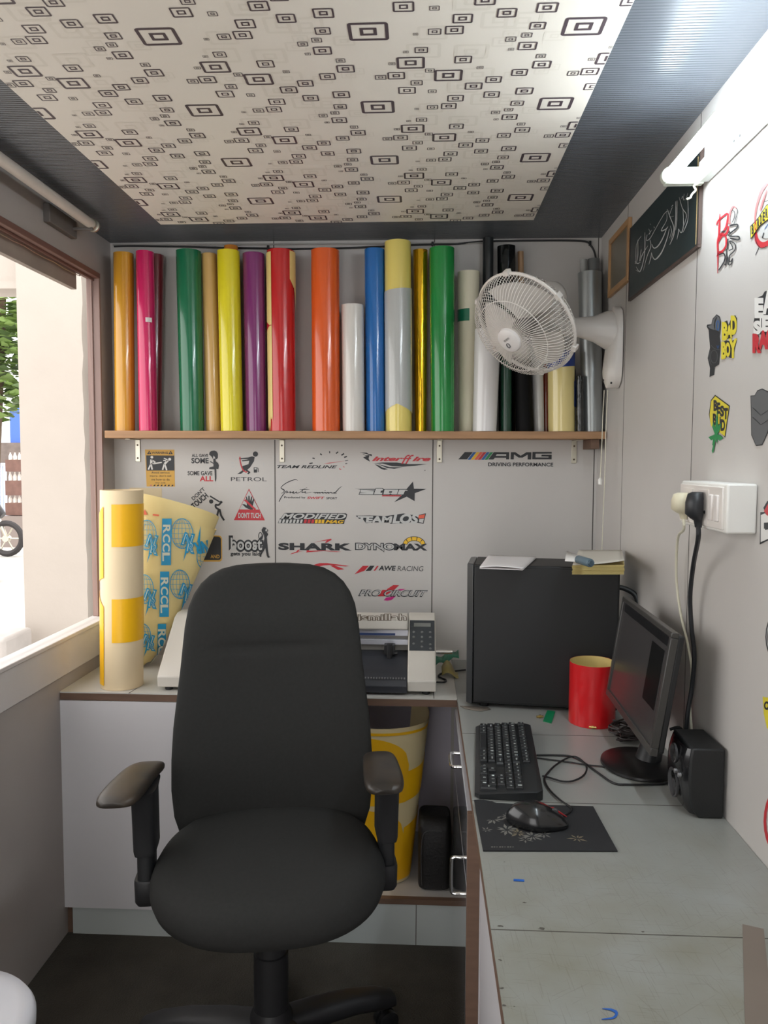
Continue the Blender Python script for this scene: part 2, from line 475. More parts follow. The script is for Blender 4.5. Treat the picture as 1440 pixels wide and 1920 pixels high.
# motorbike
mw = onY(14, 1052, 11.5)
mk = empty('motorbike', (mw.x, 11.5, -0.01), 'dark motorbike parked across the sunlit lane', 'motorbike')
for dx in (0.0, -1.25):
    M_ = Matrix.Translation((mw.x + dx, 11.5, 0.27)) @ Matrix.Rotation(pi / 2, 4, 'X')
    t = MB()
    t.tube([M_ @ Vector((0.235 * cos(a * pi / 12), 0.235 * sin(a * pi / 12), 0)) for a in range(24)], 0.045, 8, closed=True)
    wh = t.build('wheel', mat('tyre', (48, 44, 44), 0.7), mk)
    h = MB().lathe([(0.05, -0.05), (0.05, 0.05)], M_, 12)
    for a in range(6):
        h.tube([M_ @ Vector((0, 0, 0)), M_ @ Vector((0.22 * cos(a * pi / 3), 0.22 * sin(a * pi / 3), 0))], 0.012, 5)
    h.build('rim', M_metal, wh)
MB().tube([(mw.x - 1.3, 11.5, 0.62), (mw.x - 0.9, 11.5, 0.72), (mw.x - 0.5, 11.5, 0.78), (mw.x - 0.2, 11.5, 0.74), (mw.x - 0.05, 11.5, 0.62)], [0.06, 0.13, 0.16, 0.13, 0.06], 10).build('body', mat('bike_black', (40, 36, 38), 0.3), mk)
MB().tube([(mw.x - 1.0, 11.5, 0.35), (mw.x - 0.6, 11.5, 0.4), (mw.x - 0.35, 11.5, 0.5)], [0.1, 0.16, 0.1], 10).build('engine', M_metal, mk)
MB().tube([(mw.x, 11.5, 0.27), (mw.x - 0.15, 11.5, 0.65), (mw.x - 0.24, 11.5, 0.98)], 0.03, 8).build('fork', M_metal, mk)
MB().tube([(mw.x - 0.3, 11.2, 1.0), (mw.x - 0.22, 11.5, 0.98), (mw.x - 0.3, 11.8, 1.0)], 0.016, 8).build('handlebar', M_black, mk)
# rounded grey block standing in for a scooter seat under the sill, outside
s0 = onY(-30, 1262, 3.05); s1 = onY(45, 1182, 3.05)
tag(MB().box((s0.x - 0.2, 2.9, -0.02), (s1.x, 3.12, s1.z)).build('grey_block', mat('block_grey', (186, 180, 175), 0.6, noise=0.2, nscale=9), bevel=0.015, seg=3), 'grey block outside below the left window corner', 'block')
# ------------------------------------------------------------------ long shelf, brackets and the vinyl rolls on it
SY, SZ = 2.612, 1.5655
sx0, sx1 = onY(196, 815, SY).x, XR - 0.003
sh = empty('wall_shelf', ((sx0 + sx1) / 2, 2.68, SZ - 0.025), 'long brown plywood shelf across the back wall carrying vinyl rolls', 'shelf')
MB().box((sx0, SY, SZ - 0.025), (sx1, YB - 0.001, SZ)).build('board', M_wood, sh, bevel=0.0015)
for px in (259, 529, 824, 1076):
    X = onY(px, 845, YB).x
    b = MB()
    b.box((X - 0.009, YB - 0.005, SZ - 0.106), (X + 0.009, YB - 0.001, SZ - 0.0255)); b.box((X - 0.009, YB - 0.10, SZ - 0.0285), (X + 0.009, YB - 0.001, SZ - 0.0255))
    for z in (SZ - 0.046, SZ - 0.093):
        b.lathe([(0.0035, 0), (0.003, 0.0025)], Matrix.Translation((X, YB - 0.005, z)) @ Matrix.Rotation(pi / 2, 4, 'X'), 10, 1)
    b.build('bracket', [M_metal, mat('rust_screw', (90, 74, 60), 0.6)], sh, bevel=0.001)
MB().box((XR - 0.05, 2.63, SZ - 0.058), (XR - 0.022, YB - 0.002, SZ - 0.0255)).build('support_block', M_edge, sh, bevel=0.001)

def vinyl(name, col, rough=0.22, coat=0.45, bump=0.05, metal=0.0, bscale=26, spec=0.5):
    return mat(name, col, rough, metal=metal, bump=bump, bscale=bscale, stretch=(1, 1, 0.35), coat=coat, noise=0.05, nscale=6, spec=spec)
M_core = mat('brown_card_core', (150, 120, 90), 0.8)
M_cream = mat('cream_backing', (226, 203, 130), 0.45, noise=0.06)
def rollshape(cb, ct, rb, rt, n=48, seam=-0.6, t=0.0022, mi=0, nz=10):
    """spiral wound tube: rings from the bottom centre cb to the top centre ct, with a lip at the seam"""
    rings = []
    for k in range(nz + 1):
        s = k / nz; c = cb.lerp(ct, s); r = rb + (rt - rb) * s
        rings.append([c + Vector((cos(seam + 2 * pi * j / (n - 1)), sin(seam + 2 * pi * j / (n - 1)), 0)) * (r - t * (1 - j / (n - 1))) for j in range(n)])
    inner = [[ct + (p - ct) * 0.9 for p in rings[-1]], [cb.lerp(ct, 0.5) + Vector((cos(seam + 2 * pi * j / (n - 1)), sin(seam + 2 * pi * j / (n - 1)), 0)) * rt * 0.86 for j in range(n)]]
    m = MB(); m.rings(rings + inner, mi, True, False)
    m.f.append(tuple(range(n))[::-1]); m.m.append(mi)
    return m
def cylpatch(mb, cb, ct, rb, rt, pts, off, mi, sub=1):
    """a flat cut shape wrapped on the tube; pts are (angle in degrees, fraction of height)"""
    def at(a, s):
        c = cb.lerp(ct, s); r = rb + (rt - rb) * s + off
        return c + Vector((cos(radians(a)), sin(radians(a)), 0)) * r
    out = []
    n = len(pts)
    L = [p for p in pts]
    return mb.poly([at(a, s) for a, s in L], mi)
def bandpatch(mb, cb, ct, rb, rt, a0, a1, lo, hi, off, mi, n=24):
    """region between two height functions over an angle range"""
    vs = []; 
    for i in range(n + 1):
        a = a0 + (a1 - a0) * i / n
        for s in (lo(a), hi(a)):
            c = cb.lerp(ct, s); r = rb + (rt - rb) * s + off
            vs.append(c + Vector((cos(radians(a)), sin(radians(a)), 0)) * r)
    mb.add(vs, [(2 * i, 2 * i + 2, 2 * i + 3, 2 * i + 1) for i in range(n)], mi)
GR = 'vinyl rolls on the long shelf'
def roll(label, xt, yt, xb, material, Yc, name='vinyl_roll', seam=-0.6, extra=None, mats=()):
    Yc += 0.05; zb = SZ + 0.0005
    kb = onY((xb[0] + xb[1]) / 2, 808, Yc); kt = onY((xt[0] + xt[1]) / 2, yt, Yc)
    s = (kb - CAM).length / F
    rb, rt = (xb[1] - xb[0]) / 2 * Yc / F, (xt[1] - xt[0]) / 2 * Yc / F
    cb, ct = Vector((kb.x, Yc, zb)), Vector((kt.x, Yc, kt.z))
    m = rollshape(cb, ct, rb, rt, seam=seam)
    if extra: extra(m, cb, ct, rb, rt)
    o = m.build(name, [material] + list(mats), smooth=True, angle=50)
    tag(o, label, 'vinyl roll', GR)
    return o, cb, ct, rb, rt
V = vinyl
roll('ochre vinyl roll at the left end of the shelf', (213, 251), 476, (216, 254), V('vinyl_ochre', (206, 148, 40)), 2.62)
o, cb, ct, rb, rt = roll('hot pink vinyl roll with a small white tag', (255, 289), 473, (261, 297), V('vinyl_pink', (206, 34, 96)), 2.602, seam=-0.9)
tg = MB(); bandpatch(tg, cb, ct, rb, rt, -76, -38, lambda a: 0.605, lambda a: 0.63, 0.0012, 0, 6)
tg.build('paper_tag', mat('white_tag', (230, 222, 220), 0.5), o)
roll('dark maroon vinyl roll behind the pink roll', (276, 308), 479, (272, 304), V('vinyl_maroon', (112, 36, 44)), 2.667)
roll('dark green vinyl roll between the maroon and tan rolls', (330, 378), 472, (338, 384), V('vinyl_dark_green', (22, 108, 72)), 2.62)
roll('slim tan vinyl roll between dark green and yellow rolls', (378, 407), 477, (386, 417), V('vinyl_tan', (208, 168, 104)), 2.64)
roll('bright yellow vinyl roll with an orange roll behind it', (407, 450), 472, (414, 457), V('vinyl_yellow', (224, 210, 34)), 2.605)
roll('slim orange roll poking up behind the yellow roll', (420, 447), 462, (424, 450), V('vinyl_amber', (214, 132, 42)), 2.668)
roll('purple vinyl roll left of the red roll', (455, 497), 477, (461, 501), V('vinyl_purple', (122, 42, 106)), 2.62)
def red_extra(m, cb, ct, rb, rt):
    bandpatch(m, cb, ct, rb, rt, 181, 238, lambda a: 0.02 + (0.05 if a > 225 else 0) + 0.03 * sin(a), lambda a: 0.985, 0.0012, 1, 20)
    bandpatch(m, cb, ct, rb, rt, -44, 5, lambda a: 0.79 + 0.002 * (-20 - a) if a < -20 else 0.80 - 0.006 * (a + 20), lambda a: 0.992, 0.0012, 1, 20)
    bandpatch(m, cb, ct, rb, rt, 196, 236, lambda a: 0.555 + 0.0014 * (a - 196) * 0.6, lambda a: 0.61 - 0.0008 * (a - 196), 0.0016, 0, 10)
roll('glossy red vinyl roll with torn cream backing edges', (500, 553), 472, (504, 556), V('vinyl_red', (190, 32, 34), bump=0.16), 2.612, extra=red_extra, mats=[M_cream])
roll('wide orange vinyl roll left of the short white roll', (583, 637), 471, (585, 639), V('vinyl_orange', (222, 92, 32), bump=0.14), 2.612)
roll('short white vinyl roll, lowest of the bright row', (640, 683), 573, (642, 685), V('vinyl_white', (216, 212, 206)), 2.61)
roll('blue vinyl roll beside the short white roll', (683, 722), 469, (686, 724), V('vinyl_blue', (22, 104, 180)), 2.625)
def silver_extra(m, cb, ct, rb, rt):
    bandpatch(m, cb, ct, rb, rt, 175, 365, lambda a: 0.145 - 0.0006 * abs(a - 265), lambda a: 0.735 + 0.0004 * (a - 175) * 0.3, 0.0010, 1, 30)
roll('tall cream roll wrapped with a silver grey middle', (721, 771), 455, (723, 773), V('vinyl_cream', (230, 210, 112)), 2.606, extra=silver_extra, mats=[V('vinyl_silver', (184, 186, 184))])
roll('slim shiny gold foil roll beside the tall cream roll', (774, 803), 470, (777, 801), V('vinyl_gold', (236, 186, 30), 0.14, metal=0.9, bump=0.25), 2.645)
roll('bright green vinyl roll right of the gold foil roll', (805, 853), 467, (808, 853), V('vinyl_green', (22, 138, 62)), 2.61)
def tape_extra(m, cb, ct, rb, rt):
    bandpatch(m, cb, ct, rb, rt, 178, 272, lambda a: 0.69, lambda a: 0.765, 0.0010, 1, 16)
roll('ivory paper roll with a strip of green tape', (858, 900), 511, (860, 892), mat('ivory_paper', (222, 216, 192), 0.55, noise=0.05), 2.658, extra=tape_extra, mats=[mat('green_tape', (28, 110, 82), 0.3)])
roll('thick white roll standing under the fan guard', (890, 940), 618, (886, 932), V('vinyl_white_b', (226, 224, 224)), 2.60)
roll('very dark green roll right of the white roll under the fan', (938, 960), 560, (938, 960), V('vinyl_bottle_green', (24, 66, 48), coat=0.15), 2.61)
roll('black vinyl roll leaning under the fan guard', (964, 994), 600, (967, 1001), V('vinyl_black', (12, 12, 13), 0.6, coat=0.0, spec=0.15), 2.618)
roll('slim pale grey roll between the black and rust rolls', (993, 1018), 600, (1001, 1021), V('vinyl_pale_grey', (196, 194, 190)), 2.64)
roll('slim rust red roll behind the cream and blue roll', (1012, 1034), 640, (1014, 1034), V('vinyl_rust', (160, 68, 44)), 2.68)
def blue_extra(m, cb, ct, rb, rt):
    bandpatch(m, cb, ct, rb, rt, 175, 330, lambda a: 0.79 + 0.0003 * (a - 250), lambda a: 1.0, 0.001, 1, 20)
    bandpatch(m, cb, ct, rb, rt, 322, 370, lambda a: 0.31, lambda a: 0.62 + 0.004 * (a - 322), 0.001, 1, 12)
roll('cream roll with dark blue patches under the fan', (1027, 1078), 660, (1028, 1078), V('vinyl_cream_b', (224, 206, 140)), 2.606, extra=blue_extra, mats=[V('vinyl_navy', (26, 54, 132))])
roll('slim crinkled black roll left of the silver roll', (1080, 1095), 705, (1080, 1095), V('vinyl_crinkle', (34, 36, 36), 0.16, bump=0.6, bscale=60), 2.58)
o, cb, ct, rb, rt = roll('tall silver metallic roll at the right end of the shelf', (1084, 1128), 512, (1092, 1130), V('vinyl_metal', (152, 156, 156), 0.32, coat=0.2, metal=0.6), 2.608)
roll('thin grey tube rising behind the silver roll', (1087, 1101), 487, (1092, 1104), V('tube_grey', (168, 170, 168)), 2.684, name='vinyl_tube')
roll('dark grey tube rising at the far right corner of the shelf', (1102, 1124), 486, (1110, 1130), V('tube_dark', (104, 106, 106)), 2.682, name='vinyl_tube')
roll('tall black tube touching the dark ceiling behind the fan', (905, 926), 447, (903, 924), V('tube_black', (32, 36, 38), 0.4), 2.676, name='vinyl_tube')
roll('black foil roll with a bright silver edge above the fan', (932, 967), 463, (935, 967), V('vinyl_foil_black', (40, 44, 46), 0.1, metal=0.8, bump=0.3), 2.672)
roll('slim tan tube showing beside the black foil roll', (970, 982), 472, (976, 988), V('tube_tan', (176, 140, 104), 0.5), 2.682, name='vinyl_tube')

# cables under the ceiling at the back
def P2(l, Y):
    return [onY(a, b, Y) for a, b in l]
M_cable = mat('black_cable', (28, 28, 30), 0.5)
M_wcable = mat('white_cable', (214, 210, 190), 0.45)
tag(MB().tube(smoothpts(P2([(214, 462), (260, 461), (400, 464), (503, 466), (560, 467), (680, 464), (760, 460), (812, 458), (860, 457), (905, 453), (1000, 451), (1090, 452), (1108, 461), (1116, 478), (1118, 500)], YB - 0.006)), 0.0034, 8).build('ceiling_cable', M_cable), 'thin black cable sagging along the top of the back wall', 'cable')
tag(MB().tube(P2([(212, 459.5), (905, 456)], YB - 0.006), 0.0028, 8).build('white_conduit', mat('grey_conduit', (170, 166, 160), 0.5)), 'thin pale conduit straight along the top of the back wall', 'conduit')
for px, py, lab in ((503, 465, 'black cable clip above the red roll'), (811, 458, 'cable clip above the bright green roll'), (1106, 457, 'cable clip by the back right ceiling corner')):
    p = onY(px, py, YB - 0.005)
    tag(MB().box((p.x - 0.004, YB - 0.012, p.z - 0.007), (p.x + 0.004, YB - 0.0005, p.z + 0.008)).build('cable_clip', M_black, bevel=0.0015), lab, 'clip', 'clips of the ceiling cable')
# curtain rod at the left
e0 = onX(172, 421, -1.045); 
cr_ = empty('curtain_rod', (-1.045, 1.6, e0.z - 0.03), 'pale curtain rod running along the left wall under the ceiling', 'curtain rod')
MB().tube([(-1.045, 0.9, e0.z), (-1.045, e0.y, e0.z)], 0.0155, 16).build('rod', mat('cream_tube', (206, 196, 186), 0.4, noise=0.08), cr_)
cp = MB(); Mx = Matrix.Translation((-1.045, e0.y - 0.012, e0.z)) @ Matrix.Rotation(-pi / 2, 4, 'X')
cp.lathe([(0.018, 0), (0.018, 0.006), (0.013, 0.008), (0.013, 0.018), (0.02, 0.02), (0.02, 0.028), (0.012, 0.031)], Mx, 18)
cp.build('end_cap', M_metal, cr_)
MB().box((XL, e0.y - 0.17, e0.z - 0.042), (XL + 0.02, e0.y + 0.01, e0.z + 0.012)).box((XL + 0.018, e0.y - 0.02, e0.z - 0.022), (-1.035, e0.y - 0.008, e0.z - 0.014)).build('wall_bracket', mat('dark_bracket', (104, 98, 94), 0.5), cr_, bevel=0.002)

# ------------------------------------------------------------------ wall fan
M_fan = mat('fan_white', (222, 216, 210), 0.32, noise=0.04)
M_fanb = mat('fan_blade_grey', (205, 200, 194), 0.3)
FY = 2.30
fc = onY(985, 607, FY)
ax = Vector((-0.588, -0.516, -0.624)).normalized()
fan = empty('wall_fan', (XR - 0.05, 2.44, onX(1150, 726, XR - 0.03).z), 'white oscillating wall fan hung in front of the shelf', 'fan')
Z_ = ax; X_ = Vector((0, 0, 1)).cross(Z_).normalized(); Y_ = Z_.cross(X_)
FM = Matrix.Translation(fc) @ Matrix(((X_.x, Y_.x, Z_.x), (X_.y, Y_.y, Z_.y), (X_.z, Y_.z, Z_.z))).to_4x4()
RF = 0.161
def pol(r, a, z): return FM @ Vector((r * cos(a), r * sin(a), z))
rim = MB(); rim.tube([pol(RF, 2 * pi * i / 72, 0.0) for i in range(72)], 0.0052, 8, closed=True)
for i in range(6):
    a = 2 * pi * i / 6 + 0.4
    q = FM @ Matrix.Rotation(a, 4, 'Z') @ Matrix.Translation((RF + 0.002, 0, 0))
    rim.box((-0.006, -0.008, -0.009), (0.008, 0.008, 0.009), M=q)
rim.build('guard_rim', M_fan, fan)
fg = MB(); NW = 88
for i in range(NW):
    a = 2 * pi * i / NW
    fg.tube([pol(r, a + tw, z) for r, tw, z in ((0.03, 0.10, 0.084), (0.07, 0.04, 0.082), (0.115, 0.0, 0.070), (0.140, 0, 0.053), (0.155, 0, 0.028), (RF, 0, 0.0))], 0.00105, 5, caps=False)
for r, z in ((0.115, 0.0695), (0.034, 0.083)):
    fg.tube([pol(r, 2 * pi * i / 64, z) for i in range(64)], 0.0013, 5, closed=True)
fg.build('front_guard', M_fan, fan)
bgd = MB()
for i in range(NW):
    a = 2 * pi * (i + 0.5) / NW
    bgd.tube([pol(r, a + tw, z) for r, tw, z in ((RF, 0, 0.0), (0.154, 0.04, -0.02), (0.136, 0.12, -0.042), (0.10, 0.26, -0.055), (0.045, 0.5, -0.058))], 0.00105, 5, caps=False)
bgd.tube([pol(0.105, 2 * pi * i / 64, -0.054) for i in range(64)], 0.0013, 5, closed=True)
bgd.build('rear_guard', M_fan, fan)
hc = MB(); hc.lathe([(0.0375, 0.078), (0.0385, 0.085), (0.036, 0.091), (0.028, 0.0945), (0.001, 0.096)], FM, 36)
hub = hc.build('hub_cap', mat('fan_cap_white', (226, 222, 220), 0.25, coat=0.4), fan)
lg = MB()
lg.tube([FM @ Vector((-0.003 + 0.0055 * cos(t * pi / 8), -0.012 + 0.007 * sin(t * pi / 8), 0.0962)) for t in range(16)], 0.0013, 5, closed=True)
d2 = Decal(lambda u, v, l: FM @ Vector((u, -v, 0.0965)))
d2.text('orient', -0.012, -0.012, 0.013, -0.004, rot=20)
lg.add(d2.v, d2.f, 0)
lg.build('cap_emblem', mat('emblem_grey', (88, 88, 92), 0.4), hub)
for k in range(3):
    a0 = 2 * pi * k / 3 + 0.9; bl = MB(); rows = []
    for i in range(9):
        r = 0.03 + (0.142 - 0.03) * i / 8
        hw = 0.36 + 0.42 * sin(min(1.0, (r - 0.02) / 0.11) * pi * 0.62)
        rows.append((r, hw))
    top = []; 
    for r, hw in rows:
        top.append([pol(r, a0 + hw * (2 * j / 10 - 1) + 0.25 * (r / 0.14), 0.012 + 0.020 * (1 - 2 * j / 10) * -1 * (0.6 + 0.4 * r / 0.14)) for j in range(11)])
    vs = [p for row in top for p in row]; fs = [(i * 11 + j, i * 11 + j + 1, (i + 1) * 11 + j + 1, (i + 1) * 11 + j) for i in range(8) for j in range(10)]
    bl.add(vs, fs); bl.add([p - ax * 0.0016 for p in vs], [f[::-1] for f in fs])
    bl.build('blade', M_fanb, fan, angle=80)
MB().lathe([(0.001, 0.046), (0.02, 0.044), (0.026, 0.03), (0.03, 0.0), (0.03, -0.02)], FM, 24).build('spinner', mat('spinner_grey', (120, 116, 112), 0.4), fan)
MB().lathe([(0.048, -0.057), (0.052, -0.065), (0.055, -0.11), (0.05, -0.15), (0.036, -0.175), (0.001, -0.18)], FM, 28).build('motor_housing', M_fan, fan, angle=60)
# arm sweeping from the wall base to the motor, then down to the control foot
wy = onX(1150, 650, XR - 0.02).y
def armpt(px, py, X): 
    p = onX(px, py, X); return p
b_ = MB(); prof = []
mot = FM @ Vector((0, 0, -0.10))
zt = onX(1150, 577, XR - 0.02).z; zb_ = onX(1150, 727, XR - 0.02).z
za = onX(1095, 613, XR - 0.12).z
path = [(mot + Vector((0.02, 0, 0)), 0.026, 0.026), (Vector((0.43, wy - 0.035, za + 0.0)), 0.025, 0.026), (Vector((0.48, wy - 0.012, za + 0.004)), 0.026, 0.03), (Vector((0.53, wy, za)), 0.034, 0.04), (Vector((0.57, wy, za - 0.004)), 0.046, 0.06), (Vector((XR - 0.014, wy, za - 0.02)), 0.05, 0.075)]
rings = []
for c, hy, hz in path:
    rings.append([c + Vector((0, hy * cos(2 * pi * j / 24), hz * sin(2 * pi * j / 24))) for j in range(24)])
b_.rings(rings); b_.build('arm', M_fan, fan, angle=70)
bs = MB(); rings = []
for s in range(15):
    t = s / 14; z = zt + (zb_ - zt) * t
    hw = 0.052 * (1 - abs(2 * t - 1) ** 5) ** 0.5 if 0 < t < 1 else 0.012
    dp = 0.020 + 0.032 * (t ** 0.8) * (1 - 0.5 * max(0, t - 0.82) / 0.18)
    ring = []
    for j in range(17):
        a = pi * j / 16
        ring.append(Vector((XR - 0.004 - dp * sin(a) ** 0.6, wy - hw * cos(a), z)))
    ring += [Vector((XR - 0.0035, wy + hw, z)), Vector((XR - 0.0035, wy - hw, z))]
    rings.append(ring)
bs.rings(rings); bs.build('wall_base', M_fan, fan, angle=60)
gk = MB()
for k in range(14):
    t = 0.70 + 0.28 * k / 13; a = rl.uniform(0.25, 0.9)
    c = Vector((XR - 0.004 - 0.052 * sin(a) ** 0.6, wy - 0.05 * cos(a), zt + (zb_ - zt) * t))
gk2 = MB()
for px, py in ((1131, 713), (1146, 718)):
    c = onX(px, py, XR - 0.052); gk2.lathe([(0.0032, -0.002), (0.0032, 0.002)], Matrix.Translation(c) @ Matrix.Rotation(pi / 2, 4, 'Y'), 10)
gk2.build('cord_hole', M_black, fan)
cds = [[(1141, 728), (1143, 780), (1139, 840), (1138, 898)], [(1147, 728), (1149, 780), (1146, 900), (1143, 1000), (1140, 1052)]]
for k, cpts in enumerate(cds):
    Xc = XR - 0.045 + 0.01 * k
    pts = [onX(u, v, Xc) for u, v in cpts]
    y0 = wy - 0.005 * k
    pts = [Vector((Xc - 0.002 * i, y0 + (i % 2) * 0.004, p.z)) for i, p in enumerate(pts)]
    pc_ = MB().tube(smoothpts(pts), 0.0014, 6).build('pull_cord', M_wcable, fan)
    e = pts[-1]
    if k == 0:
        MB().lathe([(0.001, -0.022), (0.0065, -0.018), (0.007, -0.004), (0.003, 0.002), (0.001, 0.003)], Matrix.Translation(e), 14).build('cord_bead', M_white, pc_)
# ------------------------------------------------------------------ cut-vinyl decals on the back wall
M_dk = mat('decal_black', (44, 46, 50), 0.5)
M_rd = mat('decal_red', (196, 48, 58), 0.45)
M_lt = mat('decal_light_grey', (196, 196, 194), 0.45)
M_ly = mat('decal_lime_yellow', (224, 208, 62), 0.45)
M_ye = mat('decal_yellow', (236, 188, 40), 0.45)
M_mg = mat('decal_magenta', (200, 40, 130), 0.45)
M_oc = mat('decal_ochre', (214, 166, 72), 0.5)
M_pk = mat('decal_faded_pink', (200, 118, 118), 0.5)
M_bl = mat('decal_blue', (40, 96, 160), 0.45)
M_gn = mat('decal_green', (40, 140, 80), 0.45)
M_or = mat('decal_coral', (226, 96, 70), 0.45)
M_wh = mat('decal_white', (226, 224, 220), 0.45)
M_cy = mat('print_cyan', (40, 158, 208), 0.45)
M_gold = mat('thin_gold', (190, 160, 110), 0.4)
DM = [M_dk, M_rd, M_lt, M_ye, M_mg, M_oc, M_pk, M_bl, M_gn, M_or, M_wh, M_ly]
DK, RD, LT, YE, MG, OC, PK, BL, GN, OR, WH, LY = range(12)
def backmap(u0, v0, Y=YB):
    p0 = onY(u0, v0, Y); k = (onY(u0 + 1, v0, Y) - p0).x; kz = (onY(u0, v0 + 1, Y) - p0).z
    return lambda u, v, l: Vector((p0.x + (u - u0) * k, Y - 0.0007 - 0.0005 * l, p0.z + (v - v0) * kz))
def Z(s, ou, ov):
    return lambda L: [(ou + a / s, ov + b / s) for a, b in L]
GD = 'cut vinyl decals on the back wall'
def done(d, label, name='wall_decal', g=GD):
    used = sorted(set(d.m)); rm = {m: i for i, m in enumerate(used)}
    d.m = [rm[m] for m in d.m]
    return tag(d.build(name, [DM[m] for m in used], smooth=False), label, 'decal', g)

# warning sign
d = Decal(backmap(300, 878)); z = Z(9, 260, 830)
d.P(z([(112, 118), (605, 118), (608, 740), (130, 740)]), OC)
d.P(z([(132, 215), (604, 218), (604, 470), (136, 472)]), DK, 1)
d.text('WARNING', 285, 847, 315.5, 851, DK, 1, 0.02)
for cx in (280.5, 320.5):
    d.P([(cx - 4.2, 851.6), (cx + 4.2, 851.6), (cx, 845)], DK, 1)
    d.P([(cx - 0.5, 850.6), (cx + 0.5, 850.6), (cx + 0.4, 847.4), (cx - 0.4, 847.4)], OC, 2)
d.disc(285.4, 857.3, 2.6, mi=WH, layer=2); d.disc(318.7, 861, 2.7, mi=WH, layer=2)
for pts, wd in (([(220, 285), (215, 360)], 4.2), ([(205, 370), (165, 455)], 2.8), ([(215, 365), (230, 455)], 2.8), ([(225, 290), (285, 330), (250, 350)], 2.4), ([(215, 350), (260, 355), (395, 332)], 2.2),
                ([(500, 295), (440, 360)], 4.0), ([(435, 365), (405, 460)], 2.8), ([(445, 365), (475, 465)], 2.8), ([(495, 290), (430, 262)], 2.0), ([(490, 305), (420, 298)], 2.0)):
    d.line(z(pts), wd, WH, 2)
for t, a, b, y in (('Avoid serious', 284, 318, 886), ('injury, don\'t tell', 281, 321, 892.5), ('me how to do', 284, 318, 899), ('my job', 291, 310, 905.5)):
    d.text(t, a, y - 2, b, y + 2, DK, 1)
for i in range(7):
    d.P([(280 + i * 6.8, 911.6), (283 + i * 6.8, 911.6), (285.4 + i * 6.6, 909), (282.4 + i * 6.6, 909)], DK if i else PK, 1)
done(d, 'ochre warning sign decal with two white stick figures')
tag(Decal(backmap(272, 922)).rect(243, 914.5, 303.5, 934).build('paper_scrap', mat('cream_paper', (214, 196, 160), 0.6), smooth=False), 'plain cream scrap stuck on the wall below the warning sign', 'paper')

# helmet memorial
d = Decal(backmap(385, 872))
d.text('ALL GAVE', 360, 851, 390.5, 857, DK, 0, 0.02); d.text('SOME', 359.5, 859, 391, 868.5, DK, 0, 0.035)
d.text('SOME GAVE', 352, 883.4, 398, 891, DK, 0, 0.025); d.text('ALL', 375, 893, 399, 902, RD, 0, 0.035)
d.P(z([(1190, 200), (1200, 160), (1235, 138), (1280, 132), (1320, 150), (1340, 190), (1338, 250), (1325, 275), (1300, 280), (1290, 245), (1265, 215), (1250, 275), (1235, 240), (1210, 215)]), DK)
d.P(z([(1262, 270), (1300, 270), (1302, 310), (1345, 350), (1355, 385), (1345, 445), (1310, 440), (1310, 600), (1298, 660), (1285, 640), (1280, 450), (1190, 445), (1195, 415), (1262, 400), (1262, 355), (1205, 325), (1215, 310), (1262, 340)]), DK, 1)
done(d, 'black helmet-on-rifle decal beside words with red bottom word')

# petrol
d = Decal(backmap(466, 874)); z = Z(8.727, 415, 835)
d.disc(479.2, 851.3, 4.9, mi=DK)
d.P(z([(290, 212), (440, 198), (505, 180), (547, 192), (535, 260), (470, 362), (425, 400), (478, 440), (442, 476), (422, 466), (440, 440), (392, 412), (320, 468), (260, 472), (352, 402), (342, 340), (445, 308), (458, 252), (345, 262), (335, 246), (450, 226), (290, 228)]), DK)
d.line(z([(306, 188), (312, 270), (345, 385), (395, 435), (425, 430)]), 2.2, RD, 1, smooth=4)
d.P(z([(530, 360), (585, 360), (585, 445), (530, 445)]), DK); d.P(z([(542, 370), (575, 370), (575, 395), (542, 395)]), LT, 1)
d.line(z([(592, 365), (604, 385), (604, 440)]), 1.1, DK)
for a in ((180, 200, 240, 235), (160, 290, 205, 285), (170, 350, 210, 345), (640, 240, 700, 200), (690, 280, 700, 350)):
    d.line(z([(a[0], a[1]), (a[2], a[3])]), 1.6, LT)
d.text('PETROL', 432.8, 894.8, 499.8, 902.2, DK)
done(d, 'black leaning figure decal with red hose above PETROL')

# triangle
d = Decal(backmap(467, 947))
T = z([(455, 708), (712, 1226), (203, 1226)]); d.P(T, RD)
d.P(z([(455, 735), (615, 1050), (295, 1050)]), LT, 1)
d.P(z([(340, 962), (385, 965), (420, 985), (405, 840), (418, 838), (440, 920), (445, 825), (465, 825), (470, 918), (492, 835), (508, 840), (500, 925), (530, 868), (542, 880), (515, 1000), (520, 1050), (470, 1050), (400, 1020)]), DK, 2)
d.line(z([(385, 890), (560, 1052)]), 3.6, RD, 3)
d.text("DON'T TUCH", 447, 961.5, 488.5, 971, LT, 1, 0.03)
done(d, 'red warning triangle decal with a black hand')

# boost
d = Decal(backmap(468, 1017))
d.text('boost', 431.8, 1008, 492, 1031.5, DK, 0, 0.11, space=1.04); d.text('boost', 433.2, 1009, 491, 1030.5, LT, 1, 0.02, space=1.04)
d.text('gets you laid', 432.3, 1035, 487.5, 1043.5, DK, 0, 0.03)
d.P(z([(690, 1335), (725, 1340), (770, 1385), (745, 1420), (770, 1450), (745, 1500), (752, 1600), (760, 1700), (775, 1800), (795, 1825), (760, 1838), (742, 1800), (720, 1680), (655, 1790), (655, 1822), (625, 1822), (640, 1760), (690, 1680), (690, 1600), (705, 1520), (700, 1450), (668, 1420), (660, 1380)]), DK, 2)
d.P(z([(735, 1355), (760, 1385), (735, 1410), (722, 1390)]), LT, 3)
d.line(z([(690, 1440), (675, 1500), (665, 1540)]), 1.4, DK, 2); d.ring(*z([(640, 1480)])[0], 3.2, 6.5, 1.2, DK, 2)
done(d, 'outlined lettering decal with a black walking woman silhouette')

